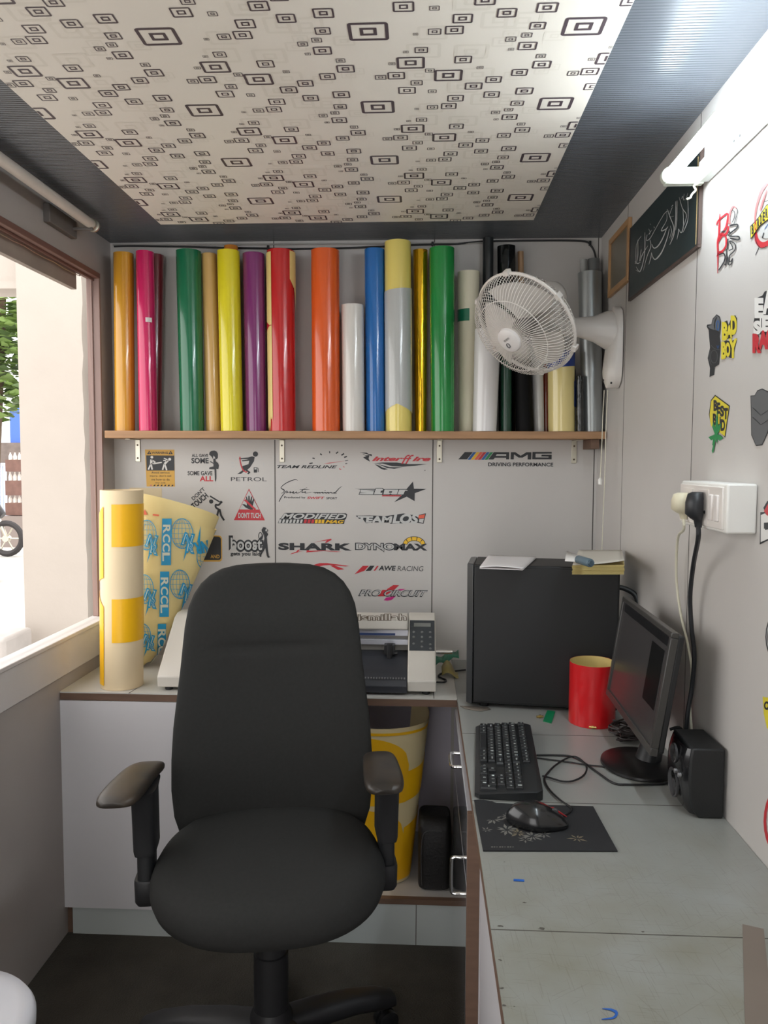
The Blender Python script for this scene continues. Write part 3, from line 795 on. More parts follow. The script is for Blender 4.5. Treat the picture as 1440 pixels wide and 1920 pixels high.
# man with bat
d = Decal(backmap(395, 945)); z = Z(9, 260, 830)
d.text("DON'T", 357, 922.5, 387, 929.5, DK, 0, 0.02, rot=42); d.text('TOUCH', 357, 934, 392, 944, DK, 0, 0.04, rot=40)
d.line(z([(1205, 900), (1370, 1000)]), 2.6, DK); d.line(z([(1380, 985), (1412, 1012)]), 3.2, DK)
d.disc(*z([(1225, 992)])[0], 4.0, mi=DK)
d.line(z([(1395, 1000), (1350, 1050), (1300, 1050), (1310, 1100), (1380, 1140)]), 3.6, DK, smooth=4)
d.line(z([(1350, 1130), (1325, 1220), (1315, 1320)]), 3.6, DK, 1); d.line(z([(1370, 1140), (1390, 1230), (1440, 1310)]), 3.6, DK, 1)
done(d, 'black stick man decal swinging a bat behind the printed sheet')
d = Decal(backmap(400, 1030))
def rrect(u0, v0, u1, v1, r):
    out = []
    for cu, cv, a0 in ((u1 - r, v0 + r, 0), (u0 + r, v0 + r, 90), (u0 + r, v1 - r, 180), (u1 - r, v1 - r, 270)):
        out += [(cu + r * cos(radians(a0 + 22.5 * k)), cv - r * sin(radians(a0 + 22.5 * k))) for k in range(5)]
    return out
d.P(rrect(376, 1004, 416.5, 1053, 6), OC); d.P(rrect(377.5, 1006, 414.5, 1050, 5), DK, 1); d.text('AND', 395, 1040, 411.5, 1046.5, OC, 2, 0.02)
done(d, 'dark rounded decal edged in yellow, half behind the printed sheet')

# team redline
d = Decal(backmap(588, 866)); z = Z(9.29, 510, 835)
d.text('TEAM REDLINE', 520, 872.5, 632, 878, DK, 0, 0.025, 0.35)
for p, q, wd, c in (((650, 318), (708, 308), 2.2, DK), ((705, 222), (745, 230), 2.2, DK), ((840, 145), (868, 168), 2.4, DK), ((1003, 102), (1006, 138), 1.8, DK), ((1115, 142), (1152, 112), 2.2, DK), ((1208, 172), (1255, 142), 2.6, DK), ((1255, 208), (1305, 192), 2.4, DK), ((1270, 268), (1325, 258), 1.2, DK), ((1275, 318), (1310, 312), 1.4, DK), ((1235, 368), (1262, 378), 1.4, PK), ((1170, 405), (1205, 420), 1.4, RD)):
    d.line(z([p, q]), wd, c)
d.line(z([(910, 320), (1000, 308), (1260, 272)]), [0.4, 1.8, 0.3], PK, 1)
done(d, 'tachometer tick decal with slanted black lettering and red needle')

# script signature
d = Decal(backmap(580, 920))
for pts, wd in (([(450, 612), (410, 598), (330, 620), (230, 670), (165, 725), (165, 755), (210, 780), (205, 815), (160, 840)], [0.5, 1.6, 1.2, 2, 0.6]), ([(120, 985), (160, 910), (215, 835), (250, 800), (270, 810), (245, 830), (300, 815), (330, 808), (310, 830), (345, 822), (380, 808), (360, 832), (400, 830), (430, 808), (420, 830), (480, 822), (540, 770), (612, 735)], [1.6, 1.2, 1, 1.6, 1.2, 0.5]),
               ([(480, 770), (655, 768)], [0.4, 1.2, 0.3]), ([(540, 780), (520, 820), (560, 815), (590, 808), (575, 832), (690, 818)], [1, 1.6, 1.2, 0.4]), ([(710, 825), (750, 815), (745, 830), (790, 818), (785, 830), (830, 820), (830, 830), (880, 815), (880, 830), (930, 820), (940, 830), (980, 818), (980, 832), (1030, 815), (1040, 830), (1100, 820)], [0.6, 1.8, 1.5, 1.8, 1]),
               ([(1060, 825), (1110, 810), (1165, 750), (1220, 708)], [0.6, 1.6, 1.3, 0.4]), ([(1070, 832), (1125, 830)], 1.2), ([(915, 790), (935, 786)], 1)):
    d.line(z(pts), wd, DK, smooth=4)
d.text('Produced by', 533, 931, 572.5, 935.5, DK, 0, 0.015); d.text('SWIFT', 576, 931.4, 608, 935.4, RD, 0, 0.03, 0.2); d.text('SPORT', 612, 932, 632, 935.8, DK, 0, 0.02)
done(d, 'handwritten signature decal with small black and red words below')

# modified
d = Decal(backmap(588, 972)); z = Z(9.29, 510, 945)
d.P(z([(100, 340), (130, 262), (150, 250), (215, 165), (240, 158), (1285, 158), (1310, 178), (1290, 255), (1268, 270), (1255, 342)]), DK)
d.text('MODIFIED', *z([(165, 172)])[0], *z([(1285, 258)])[0], LT, 1, 0.03, 0.35)
for i in range(7):
    d.P(z([(112 + 62 * i, 335), (150 + 62 * i, 335), (168 + 62 * i, 272), (130 + 62 * i, 272)]), LT, 1)
for i in range(3):
    d.P(z([(550 + 65 * i, 335), (597 + 65 * i, 335), (612 + 65 * i, 270), (565 + 65 * i, 270)]), RD, 1)
    d.P(z([(745 + 58 * i, 335), (790 + 58 * i, 335), (800 + 58 * i, 270), (755 + 58 * i, 270)]), YE, 1)
d.text('MAG', *z([(935, 278)])[0], *z([(1250, 332)])[0], YE, 1, 0.04, 0.35)
done(d, 'outlined slanted lettering decal over grey, red and yellow bars')

# shark
d = Decal(backmap(588, 1024))
d.text('SHARK', 524, 1019.2, 654, 1030.8, DK, 1, 0.055, 0, space=1.06)
for p in ([(305, 885), (345, 860), (420, 835), (450, 800), (490, 795), (450, 835), (560, 815), (470, 838), (320, 880)], [(590, 845), (610, 820), (590, 810), (650, 795), (640, 815), (900, 805), (1210, 828), (1120, 832), (900, 815)], [(720, 672), (850, 640), (1030, 600), (1040, 620), (950, 672), (920, 672), (960, 632), (860, 645)]):
    d.P(z(p), RD)
done(d, 'heavy black word decal crossed by thin red slashes')
d = Decal(backmap(625, 1062))
for p in ([(770, 1048), (830, 1032), (960, 1030), (1350, 1075), (1280, 1085), (1020, 1062), (900, 1070), (700, 1120), (640, 1150), (700, 1080)], [(1010, 1070), (1080, 1065), (1265, 1135), (1150, 1148)]):
    d.P(z(p), RD)
done(d, 'red swoosh decal peeking out above the chair back')

# interfire
d = Decal(backmap(735, 864)); z = Z(9, 655, 835)
d.text('inter', *z([(395, 195)])[0], *z([(900, 262)])[0], RD, 0, 0.045, 0.4); d.text('ff', *z([(880, 162)])[0], *z([(1085, 308)])[0], RD, 1, 0.01, 0.45); d.text('ire', *z([(1075, 195)])[0], *z([(1360, 262)])[0], RD, 0, 0.045, 0.4)
for p in ([(400, 305), (560, 290), (800, 290), (1000, 315), (1310, 315), (1100, 345), (900, 360), (720, 352), (560, 308)], [(455, 312), (560, 335), (680, 368), (900, 372), (760, 396), (640, 385), (560, 350)], [(425, 318), (500, 340), (560, 375), (655, 402), (590, 415), (530, 395)], [(170, 122), (290, 125), (330, 150), (375, 150), (380, 185), (350, 175), (300, 150)], [(230, 205), (290, 185), (250, 175), (340, 165), (325, 225), (350, 278), (280, 240)], [(215, 155), (250, 146), (260, 158)]):
    d.P(z(p), DK)
d.rect(796, 881, 797.5, 882.5, DK)
done(d, 'bird decal with red slanted lettering over black feathers')

# star
d = Decal(backmap(732, 922))
d.P(z([(1073, 608), (1090, 730), (1300, 732), (1105, 805), (1102, 940), (970, 865), (755, 960), (925, 800), (965, 735)]), DK, 0)
d.P(z([(85, 735), (160, 738), (440, 735), (445, 720), (565, 720), (580, 738), (970, 735), (1010, 768), (950, 770), (915, 835), (155, 837), (190, 748)]), DK, 1)
for p in ([(195, 748), (430, 748), (425, 762), (280, 768), (415, 775), (400, 830), (168, 830), (180, 808), (300, 805), (185, 798)], [(450, 730), (555, 730), (570, 745), (560, 762), (530, 770), (525, 800), (560, 800), (550, 828), (415, 828)], [(595, 745), (830, 745), (800, 828), (720, 828), (690, 810), (670, 828), (575, 828)], [(845, 745), (960, 745), (990, 765), (940, 765), (910, 828), (810, 828)]):
    d.P(z(p), LT, 2)
d.P(z([(675, 775), (725, 775), (715, 800), (668, 800)]), DK, 3)
d.P(z([(555, 838), (875, 838), (870, 862), (550, 862)]), RD, 1); d.text('racing', *z([(570, 842)])[0], *z([(860, 858)])[0], DK, 2)
done(d, 'black five-pointed star decal with pale outlined lettering')

# team losi
d = Decal(backmap(732, 972)); z = Z(9, 655, 945)
d.P(z([(105, 200), (340, 195), (490, 200), (610, 205), (765, 180), (915, 158), (1000, 178), (1160, 182), (1292, 152), (1252, 328), (1170, 318), (1050, 305), (900, 325), (700, 332), (660, 315), (420, 312), (280, 328), (230, 262), (160, 250)]), DK)
d.text('TEAM', *z([(150, 212)])[0], *z([(715, 312)])[0], LT, 1, 0.05, 0.1); d.text('LOS', *z([(740, 175)])[0], *z([(1160, 318)])[0], LT, 1, 0.05, 0.2)
d.P(z([(1165, 190), (1275, 168), (1262, 232), (1168, 242)]), OR, 1); d.P(z([(1180, 252), (1258, 242), (1240, 318), (1175, 300)]), LT, 1)
done(d, 'grey jagged lettering decal with an orange dot at its right')

# dynomax
d = Decal(backmap(732, 1020))
d.text('DYNO', *z([(112, 668)])[0], *z([(760, 772)])[0], DK, 0, 0.08); d.text('DYNO', *z([(118, 673)])[0], *z([(752, 767)])[0], LT, 1, 0.015)
d.P(z([(520, 760), (590, 818), (590, 740)]), DK, 0); d.P(z([(540, 760), (582, 800), (582, 740)]), LT, 1)
d.text('MAX', *z([(765, 672)])[0], *z([(1290, 772)])[0], DK, 1, 0.05)
cu, cv = z([(1093, 685)])[0]
d.ring(cu, cv, 17, 11.6, 8.6, DK, 0, 24, 5, 175)
for i in range(5):
    d.ring(cu, cv, 17, 11.6, 6.6, YE, 2, 6, 8 + 33.6 * i, 8 + 33.6 * i + 29)
done(d, 'half black half outlined word decal under a yellow gauge arc')

# awe racing
d = Decal(backmap(732, 1068))
d.P(z([(85, 1192), (225, 1048), (330, 1046), (255, 1130)]), RD); d.P(z([(272, 1135), (350, 1045), (425, 1043), (365, 1128)]), DK); d.P(z([(408, 1128), (465, 1048), (495, 1046), (440, 1126)]), RD)
d.text('AWE', *z([(500, 1045)])[0], *z([(780, 1120)])[0], DK, 0, 0.03, 0.15); d.text('RACING', *z([(812, 1045)])[0], *z([(1250, 1128)])[0], DK, 0, -0.004, 0.15)
done(d, 'small wall decal with red and black slanted bars before thin words')

# pro circuit
d = Decal(backmap(737, 1110))
d.P(z([(630, 1440), (740, 1368), (840, 1368), (760, 1445), (640, 1455)]), RD); d.P(z([(475, 1562), (560, 1450), (760, 1450), (590, 1560)]), RD); d.P(z([(580, 1625), (620, 1580), (790, 1550), (710, 1622), (640, 1632)]), MG); d.P(z([(810, 1450), (850, 1432), (950, 1432), (880, 1460)]), MG)
d.text('PRO CIRCUIT', *z([(160, 1455)])[0], *z([(1310, 1556)])[0], DK, 1, 0.05, 0.4); d.text('PRO CIRCUIT', *z([(170, 1458)])[0], *z([(1312, 1548)])[0], LT, 2, 0.004, 0.4)
done(d, 'outlined slanted lettering decal over red and magenta flashes')

# amg
d = Decal(backmap(950, 860)); z = Z(7.2, 850, 835)
d.P(z([(65, 192), (152, 92), (262, 92), (182, 192)]), DK)
for i, c in enumerate((BL, YE, OR, RD, BL, GN)):
    a = 190 + i * 46
    d.P(z([(a, 195), (a + 78, 93), (a + 118, 93), (a + 40, 195)]), c)
d.P(z([(470, 192), (545, 92), (752, 92), (752, 190), (712, 190), (712, 168), (560, 168), (540, 192)]), DK, 1); d.P(z([(585, 120), (712, 120), (712, 142), (572, 142)]), LT, 2)
d.P(z([(772, 190), (775, 92), (835, 92), (908, 140), (985, 92), (1052, 92), (1050, 190), (1002, 190), (1002, 125), (935, 165), (880, 165), (818, 122), (815, 190)]), DK, 1)
d.P(z([(1066, 88), (1325, 88), (1325, 110), (1108, 112), (1108, 162), (1282, 162), (1282, 150), (1185, 148), (1190, 125), (1325, 125), (1325, 188), (1064, 188)]), DK, 1)
d.text('DRIVING PERFORMANCE', *z([(472, 234)])[0], *z([(1345, 282)])[0], DK, 1, 0.025)
done(d, 'black three-letter decal behind slanted blue, red and green stripes')

# ------------------------------------------------------------------ decals on the right wall
def rightmap(u, v, l):
    return onX(u, v, XR - 0.0007 - 0.0005 * l)
GRR = 'cut vinyl decals on the right wall'
z = Z(9.6, 1320, 330)
d = Decal(rightmap)
for pts, wd in (([(285, 680), (275, 900), (270, 1060), (245, 1200), (250, 1400), (245, 1750)], [1.6, 3.4, 3.6, 3.8, 3, 0.8]), ([(225, 880), (250, 810), (340, 730), (430, 680), (400, 900), (330, 1020), (280, 1060)], [2.2, 3, 3.4, 3.2]), ([(460, 860), (450, 760), (480, 620), (530, 545), (585, 590)], [4, 3.6, 3.2, 1.2]), ([(280, 1060), (400, 1040), (440, 900)], [4, 4, 3]), ([(260, 1180), (320, 1080), (390, 1090), (395, 1240), (340, 1340), (270, 1370)], 3.2), ([(230, 1450), (260, 1400), (340, 1370)], [1.5, 3, 2])):
    d.line(z(pts), wd, PK if pts[0][0] == 460 else RD, 1, smooth=4)
for pts, wd in (([(490, 860), (540, 860), (600, 640), (580, 570)], 1.2), ([(480, 650), (520, 620), (550, 660), (540, 760), (500, 840)], 1.2), ([(460, 900), (590, 870), (590, 930), (440, 1070), (620, 1090), (615, 1150), (470, 1120)], 2.6), ([(470, 1000), (430, 1030)], 2.0), ([(450, 1340), (520, 1300), (470, 1200), (470, 1170), (560, 1230), (550, 1340), (460, 1430), (450, 1530), (490, 1530), (510, 1480), (490, 1580), (440, 1590), (420, 1450)], 1.8), ([(430, 1130), (425, 1300), (400, 1330), (410, 1450), (390, 1600), (370, 1580)], 2.0), ([(260, 1700), (350, 1560), (380, 1450), (340, 1390), (270, 1420)], 2.2), ([(310, 1010), (375, 985)], 2.4)):
    d.line(z(pts), wd, DK, 2, smooth=4)
done(d, 'red and black graffiti lettering decal high on the right wall', g=GRR)
d = Decal(rightmap)
d.line(z([(915, 860), (935, 600), (1010, 330), (1090, 180), (1180, 110), (1350, 90)]), [2.6, 4, 6, 7, 8], PK, 0, smooth=4); d.line(z([(1010, 620), (1060, 450), (1130, 250)]), [3, 4, 2], PK, 1, smooth=3)
d.line(z([(930, 1000), (950, 1150), (1030, 1240), (1140, 1210), (1300, 1080)]), [3, 8, 12, 9, 6], RD, 0, smooth=4)
d.line(z([(905, 1040), (950, 1210), (1030, 1295), (1130, 1260)]), 1.0, DK, 1, smooth=4); d.line(z([(985, 1290), (925, 1425)]), 1.2, DK)
d.P(z([(1000, 880), (1150, 740), (1300, 700), (1300, 1100), (1100, 1130), (1010, 1080)]), LT, 0)
d.line(z([(1050, 1120), (1075, 1020)]), 2, DK, 1); d.line(z([(1090, 960), (1160, 850)]), 1.2, BL, 1); d.line(z([(1090, 460), (1200, 430)]), 1.2, DK, 1)
d.P(z([(828, 905), (960, 770), (1120, 520), (1320, 420), (1320, 660), (1000, 910), (838, 1142)]), DK, 2); d.P(z([(840, 912), (965, 785), (1125, 535), (1320, 435), (1320, 645), (990, 900), (846, 1115)]), LY, 3)
for i, ch in enumerate('BORDERLI'):
    u, v = z([(875 + i * 50, 960 - i * 58)])[0]
    d.text(ch, u - 1.7, v - 8, u + 1.7, v + 8, RD if ch == 'O' else DK, 4, 0.04)
done(d, 'red ring decal crossed by a yellow lettered band at the picture edge', g=GRR)
z = Z(10.1, 1310, 530); d = Decal(rightmap)
d.P(z([(340, 598), (400, 640), (425, 740), (415, 900), (400, 1020), (415, 1130), (410, 1300), (385, 1550), (305, 1600), (295, 1745), (205, 1785), (215, 1620), (170, 1430), (215, 1230), (195, 1000), (190, 900), (150, 830), (160, 795), (240, 785), (265, 680)]), DK)
mg_ = len(DM); DM.append(mat('decal_mid_grey', (98, 100, 102), 0.5)); MGY = mg_
d.P(z([(340, 618), (385, 650), (408, 740), (395, 930), (330, 900), (230, 880), (165, 825), (245, 800), (275, 690)]), MGY, 1)
d.ring(*z([(362, 810)])[0], 2.6, 9, 1.4, BL, 2); d.line(z([(340, 650), (300, 760), (300, 870)]), 1.6, DK, 2, smooth=3)
d.ring(*z([(290, 1400)])[0], 6.5, 12, 0.9, MGY, 1); d.line(z([(230, 1180), (300, 1250), (400, 1270)]), 0.8, MGY, 1, smooth=3); d.line(z([(220, 1270), (200, 1430), (240, 1560)]), 0.8, MGY, 1, smooth=3); d.line(z([(345, 1190), (365, 1250), (385, 1190)]), 1.2, BL, 2)
d.P(z([(436, 1085), (444, 760), (540, 715), (565, 800), (610, 690), (690, 612), (726, 680), (715, 880), (640, 1010), (620, 1050)]), DK, 0); d.P(z([(425, 1450), (432, 1130), (520, 1095), (620, 1110), (728, 1045), (645, 1425), (590, 1425), (560, 1400)]), DK, 0)
for ch, a, b, c, e in (('B', 448, 770, 540, 1070), ('A', 535, 820, 622, 1030), ('D', 615, 650, 712, 960), ('B', 436, 1140, 510, 1425), ('O', 512, 1150, 592, 1385), ('Y', 590, 1085, 705, 1400)):
    p = z([(a, b), (c, e)]); d.text(ch, *p[0], *p[1], LY, 1, 0.06)
done(d, 'black capped figure decal beside yellow words BAD BOY', g=GRR)
d = Decal(rightmap)
d.P(z([(1068, 305), (1210, 240), (1245, 170), (1500, 60), (1500, 1000), (1150, 980), (1040, 1010), (1040, 740), (1050, 700)]), DK, 0)
for ch, p in (('E', (1078, 320, 1205, 640)), ('A', (1235, 180, 1400, 560)), ('S', (1055, 740, 1160, 960)), ('L', (1165, 690, 1215, 900)), ('E', (1220, 640, 1330, 900))):
    q = z([(p[0], p[1]), (p[2], p[3])]); d.text(ch, *q[0], *q[1], WH, 1, 0.07)
for ch, p in (('R', (1035, 1000, 1150, 1300)), ('A', (1150, 940, 1290, 1230)), ('C', (1290, 890, 1420, 1200))):
    q = z([(p[0], p[1]), (p[2], p[3])]); d.text(ch, *q[0], *q[1], RD, 2, 0.08)
done(d, 'white block lettering decal over red letters at the picture edge', g=GRR)
z = Z(11.08, 1310, 710); d = Decal(rightmap)
d.P(z([(340, 335), (645, 560), (550, 1225), (240, 900), (212, 740), (250, 450)]), DK); d.P(z([(345, 365), (628, 575), (540, 1195), (262, 985), (235, 870), (228, 745), (262, 465)]), LY, 1)
for ch, p in (('B', (315, 460, 380, 655)), ('E', (388, 510, 440, 715)), ('S', (452, 575, 515, 775)), ('T', (520, 625, 600, 830)), ('B', (300, 740, 365, 950)), ('U', (385, 800, 450, 985)), ('D', (465, 860, 540, 1070))):
    q = z([(p[0], p[1]), (p[2], p[3])]); d.text(ch, *q[0], *q[1], DK, 2, 0.05)
for p in ([(345, 1180), (280, 1000), (300, 900), (345, 1010), (385, 620), (400, 980), (470, 930), (440, 1060), (385, 1170)], [(345, 1150), (290, 1175), (200, 1215), (260, 1285), (320, 1240)], [(360, 1150), (440, 1170), (510, 1235), (430, 1290), (370, 1240)], [(310, 1180), (385, 1170), (385, 1360), (345, 1260), (330, 1400), (295, 1560), (270, 1500), (300, 1390), (280, 1380)]):
    d.P(z(p), GN, 3)
done(d, 'yellow tag decal reading BEST BUD with a green bud below', g=GRR)
d = Decal(rightmap)
sh_ = [(1075, 350), (1160, 345), (1220, 240), (1320, 205), (1440, 260), (1520, 330), (1520, 420), (1500, 900), (1440, 1120), (1320, 1385), (1190, 1400), (1090, 1170), (1085, 700)]
d.P(z(sh_), DK); d.P([((u - 1424.5) * 0.94 + 1424.5, (v - 782) * 0.965 + 782) for u, v in z(sh_)], MGY, 1)
for pts in ([(1120, 600), (1290, 760), (1470, 640)], [(1120, 800), (1290, 960), (1470, 840)]):
    d.line(z(pts), 1.2, DK, 2)
done(d, 'plain grey shield decal with chevrons at the right picture edge', g=GRR)
d = Decal(rightmap); z = Z(9.6, 1400, 900)
d.P(z([(245, 580), (330, 575), (300, 500), (370, 380), (460, 330), (460, 1050), (235, 1160)]), DK); d.P(z([(255, 630), (330, 600), (370, 640), (450, 640), (450, 760), (310, 770), (310, 880), (450, 850), (450, 1030), (250, 1120)]), WH, 1)
d.P(z([(310, 560), (380, 430), (450, 400), (450, 640), (370, 640)]), RD, 2); d.P(z([(330, 800), (450, 740), (450, 870), (330, 900)]), DK, 2)
done(d, 'white letter decal with a red top, right of the switch box', g=GRR)
d = Decal(rightmap); d.disc(1462, 1194, 27, 50, DK); d.ring(1462, 1194, 24, 45, 1.4, LT, 1)
done(d, 'black round decal cut by the right picture edge', g=GRR)
d = Decal(rightmap); d.P([(1430, 1306), (1475, 1316), (1475, 1360), (1438, 1366), (1432, 1338)], LY); d.text('OU', 1433, 1316, 1450, 1330, DK, 1, 0.05)
done(d, 'yellow lettered decal above the desk at the picture edge', g=GRR)
d = Decal(rightmap); d.ring(1468, 1540, 34, 66, 5, RD, 0); d.disc(1462, 1548, 20, 32, DK, 0)
done(d, 'red ring decal lowest on the right wall near the desk', g=GRR)

# ------------------------------------------------------------------ framed pieces, tube light and switch box on the right wall
fr_ = empty('picture_frame', (XR - 0.01, 2.485, 1.99), 'small slim wooden frame on the right wall behind the fan', 'frame')
y0, y1, z0, z1 = 2.362, 2.608, 2.0, 2.185
for nm, a, b in (('frame_side', (y0, z0), (y0 + 0.018, z1)), ('frame_side', (y1 - 0.018, z0), (y1, z1)), ('frame_rail', (y0 + 0.018, z1 - 0.018), (y1 - 0.018, z1)), ('frame_rail', (y0 + 0.018, z0), (y1 - 0.018, z0 + 0.018))):
    MB().box((XR - 0.011, a[0], a[1]), (XR - 0.0005, b[0], b[1])).build(nm, mat('frame_pine', (190, 148, 104), 0.45, noise=0.2), fr_, bevel=0.001)
MB().box((XR - 0.006, y0 + 0.017, z0 + 0.017), (XR - 0.001, y1 - 0.017, z1 - 0.017)).build('picture_panel', mat('faded_olive_print', (112, 106, 92), 0.3), fr_)
ca = empty('calligraphy_board', (XR - 0.004, 2.06, 1.935), 'dark green board with silver calligraphy on the right wall', 'sign')
y0, y1, z0, z1 = 1.778, 2.352, 1.944, 2.150
MB().box((XR - 0.007, y0, z0), (XR - 0.0005, y1, z1)).build('board', mat('slate_green', (40, 52, 54), 0.35), ca, bevel=0.001)
fm = MB(); fm.box((XR - 0.0085, y0 - 0.003, z0 - 0.006), (XR - 0.0005, y1 + 0.003, z0)); fm.box((XR - 0.0085, y0 - 0.004, z0), (XR - 0.0005, y0, z1)); fm.box((XR - 0.0085, y1, z0), (XR - 0.0005, y1 + 0.003, z1))
fm.build('edge_frame', mat('dark_brown_edge', (78, 62, 56), 0.5), ca)
gl = MB(); gl.box((XR - 0.0078, y0 + 0.012, z0 + 0.004), (XR - 0.0065, y0 + 0.0145, z1 - 0.012)); gl.build('gold_line', M_gold, ca)
d = Decal(lambda u, v, l: onX(u, v, XR - 0.0077 - 0.0003 * l)); z = Z(7.2, 1130, 340)
for pts, wd in (([(1150, 255), (1155, 450), (1140, 560), (1085, 690)], [1.2, 1.4, 1.2, 2, 0.6]), ([(1035, 215), (1075, 360), (1130, 450), (1110, 560), (1080, 620)], [0.6, 1.6, 1.2, 0.8]), ([(1085, 370), (1090, 600), (1060, 695), (1025, 640)], [1, 1.4, 2, 0.8]),
                ([(1025, 640), (1020, 700), (1003, 785)], [1, 1.8, 0.5]), ([(985, 270), (985, 500), (960, 720), (905, 855)], [1, 1.8, 2, 1]), ([(1005, 262), (1000, 520), (985, 660)], [1, 1.8, 0.8]), ([(870, 375), (905, 470), (960, 620), (940, 720), (920, 790)], [1, 1.8, 1.4, 0.6]), ([(860, 400), (865, 520), (800, 640), (800, 670), (860, 640), (880, 610)], [0.6, 1.2, 2.4, 1]),
                ([(860, 650), (800, 790), (740, 880), (690, 900), (665, 850)], [1.4, 2.6, 2.4, 1]), ([(900, 640), (870, 770), (800, 950), (720, 1050), (680, 1030), (660, 960)], [1, 2.2, 3, 2, 0.6]), ([(660, 960), (650, 1030), (622, 1125)], [1, 1.8, 0.5]), ([(640, 790), (650, 880), (600, 1010), (545, 1210)], [1, 1.8, 1.4, 0.5]),
                ([(600, 720), (590, 800), (640, 770), (670, 720), (830, 440), (900, 400)], [1, 1.6, 1, 0.8]), ([(620, 640), (640, 690), (620, 720), (660, 660)], 1), ([(570, 690), (570, 920), (545, 1100), (500, 1220), (450, 1150)], [1, 1.8, 1.6, 2.4, 0.6]), ([(610, 870), (540, 980), (500, 1080), (520, 920)], [0.8, 1.6, 1.6, 1]), ([(475, 790), (475, 1000), (460, 1090)], [1, 1.8, 0.8]), ([(520, 740), (455, 860), (450, 1080), (435, 1110)], [0.6, 1, 1.6, 0.8]),
                ([(435, 1080), (470, 1110), (510, 1090)], [1, 2, 1]), ([(1100, 170), (1090, 250), (1125, 230), (1150, 160)], 0.8), ([(1065, 240), (1080, 200)], 1), ([(930, 340), (950, 320)], 1.2), ([(640, 570), (650, 590)], 1.2), ([(690, 610), (700, 630)], 1.2), ([(445, 1195), (475, 1215)], 1), ([(915, 600), (930, 680), (900, 770)], [0.8, 1.4, 0.6]), ([(940, 350), (900, 470), (960, 470)], 0.8)):
    d.line(z(pts), [w_ * 0.8 for w_ in wd] if isinstance(wd, list) else wd * 0.8, 0, 0, smooth=4)
d.build('calligraphy', mat('silver_script', (188, 190, 190), 0.4), ca, smooth=False)

tl = empty('tube_light', (XR - 0.03, 1.1, 2.05), 'lit fluorescent tube light fixed high on the right wall', 'lamp')
MB().box((XR - 0.022, 0.48, 2.066), (XR - 0.0005, 1.742, 2.108)).build('batten', mat('batten_white', (226, 230, 226), 0.35), tl, bevel=0.002)
for y in (1.752, 0.47):
    h = MB(); s = -1 if y > 1 else 1
    h.box((0.520, y - 0.010, 2.064), (XR - 0.009, y + 0.010, 2.100)); h.lathe([(0.0185, -0.006), (0.0185, 0.012)], Matrix.Translation((0.530, y, 2.082)) @ Matrix.Rotation(pi / 2 if s < 0 else -pi / 2, 4, 'X'), 20)
    h.build('lamp_holder', mat('holder_cream', (206, 212, 200), 0.4), tl, bevel=0.003)
tb = MB().tube([(0.530, 1.742, 2.082), (0.530, 0.48, 2.082)], 0.0135, 20)
TUBE = tb.build('fluorescent_tube', mat('tube_glow', (236, 248, 255), 0.3, emit=33.0), tl)
MB().tube(smoothpts([(0.590, 1.742, 2.064), (0.580, 1.740, 2.058), (0.585, 1.742, 2.05), (0.578, 1.744, 2.042), (0.574, 1.744, 2.034), (0.567, 1.744, 2.032)]), 0.0022, 6).build('holder_wire', M_wcable, tl)
for u, v in ((1376, 264), (1387, 254)):
    ho = MB().lathe([(0.003, -0.0008), (0.003, 0.0008)], Matrix.Translation(onX(u, v, XR - 0.0225)) @ Matrix.Rotation(pi / 2, 4, 'Y'), 10)
    ho.build('screw_hole', M_black, tl)

sw = empty('switch_box', (XR - 0.02, 1.58, 1.33), 'white electrical switch box with sockets on the right wall', 'switch box')
xs = 0.557
y0, y1, z0, z1 = onX(1363, 950, xs).y, onX(1277, 950, xs).y, 1.332, 1.424
MB().box((xs, y0, z0), (XR - 0.0005, y1, z1)).build('box', M_white, sw, bevel=0.004, seg=3)
MB().box((xs - 0.004, y0 + 0.012, z0 + 0.006), (xs + 0.001, y1 - 0.004, z1 - 0.006)).build('cover_plate', mat('plate_white', (228, 222, 216), 0.35), sw, bevel=0.002)
for y in (onX(1349, 950, xs).y, onX(1338, 950, xs).y):
    MB().box((xs - 0.008, y - 0.009, z0 + 0.02), (xs - 0.003, y + 0.009, z1 - 0.022), M=None).build('rocker_switch', mat('rocker_white', (230, 224, 220), 0.3), sw, bevel=0.002)
yp1, yp2 = onX(1311, 950, 0.545).y, onX(1283, 950, 0.545).y
for y in (yp1, yp2):
    s = MB(); s.box((xs - 0.0055, y - 0.028, z0 + 0.012), (xs - 0.0035, y + 0.028, z1 - 0.014))
    for dy, dz, r in ((0, 0.018, 0.0045), (-0.011, -0.008, 0.0035), (0.011, -0.008, 0.0035)):
        s.lathe([(r, 0), (r, 0.0008)], Matrix.Translation((xs - 0.0054, y + dy, 1.374 + dz)) @ Matrix.Rotation(-pi / 2, 4, 'Y'), 12, 1)
    s.build('socket', [MATS['plate_white'], M_black], sw)
def plug(name, label, y, zt, zb, m, cab, r, xo):
    e = empty(name, (xs - 0.02, y, zb), label, 'plug')
    b = MB(); rings = []
    for t, hw, dp in ((0.0, 0.012, 0.02), (0.06, 0.019, 0.028), (0.3, 0.023, 0.032), (0.62, 0.023, 0.032), (0.75, 0.014, 0.022), (0.8, 0.008, 0.016), (1.0, 0.0065, 0.013)):
        zz = zt + (zb - zt) * t
        rings.append([Vector((xs - 0.006 - dp / 2 - dp / 2 * cos(a), y + hw * sin(a), zz)) for a in [2 * pi * k / 16 + pi / 16 for k in range(16)]])
    b.rings(rings); b.build('plug_body', m, e, angle=60)
    MB().tube(smoothpts([(xs - 0.013, y, zb + 0.004), (xs - 0.012, y, zb - 0.022)] + cab), r, 8).build('cord', m if name == 'power_plug' else M_wcable, e)
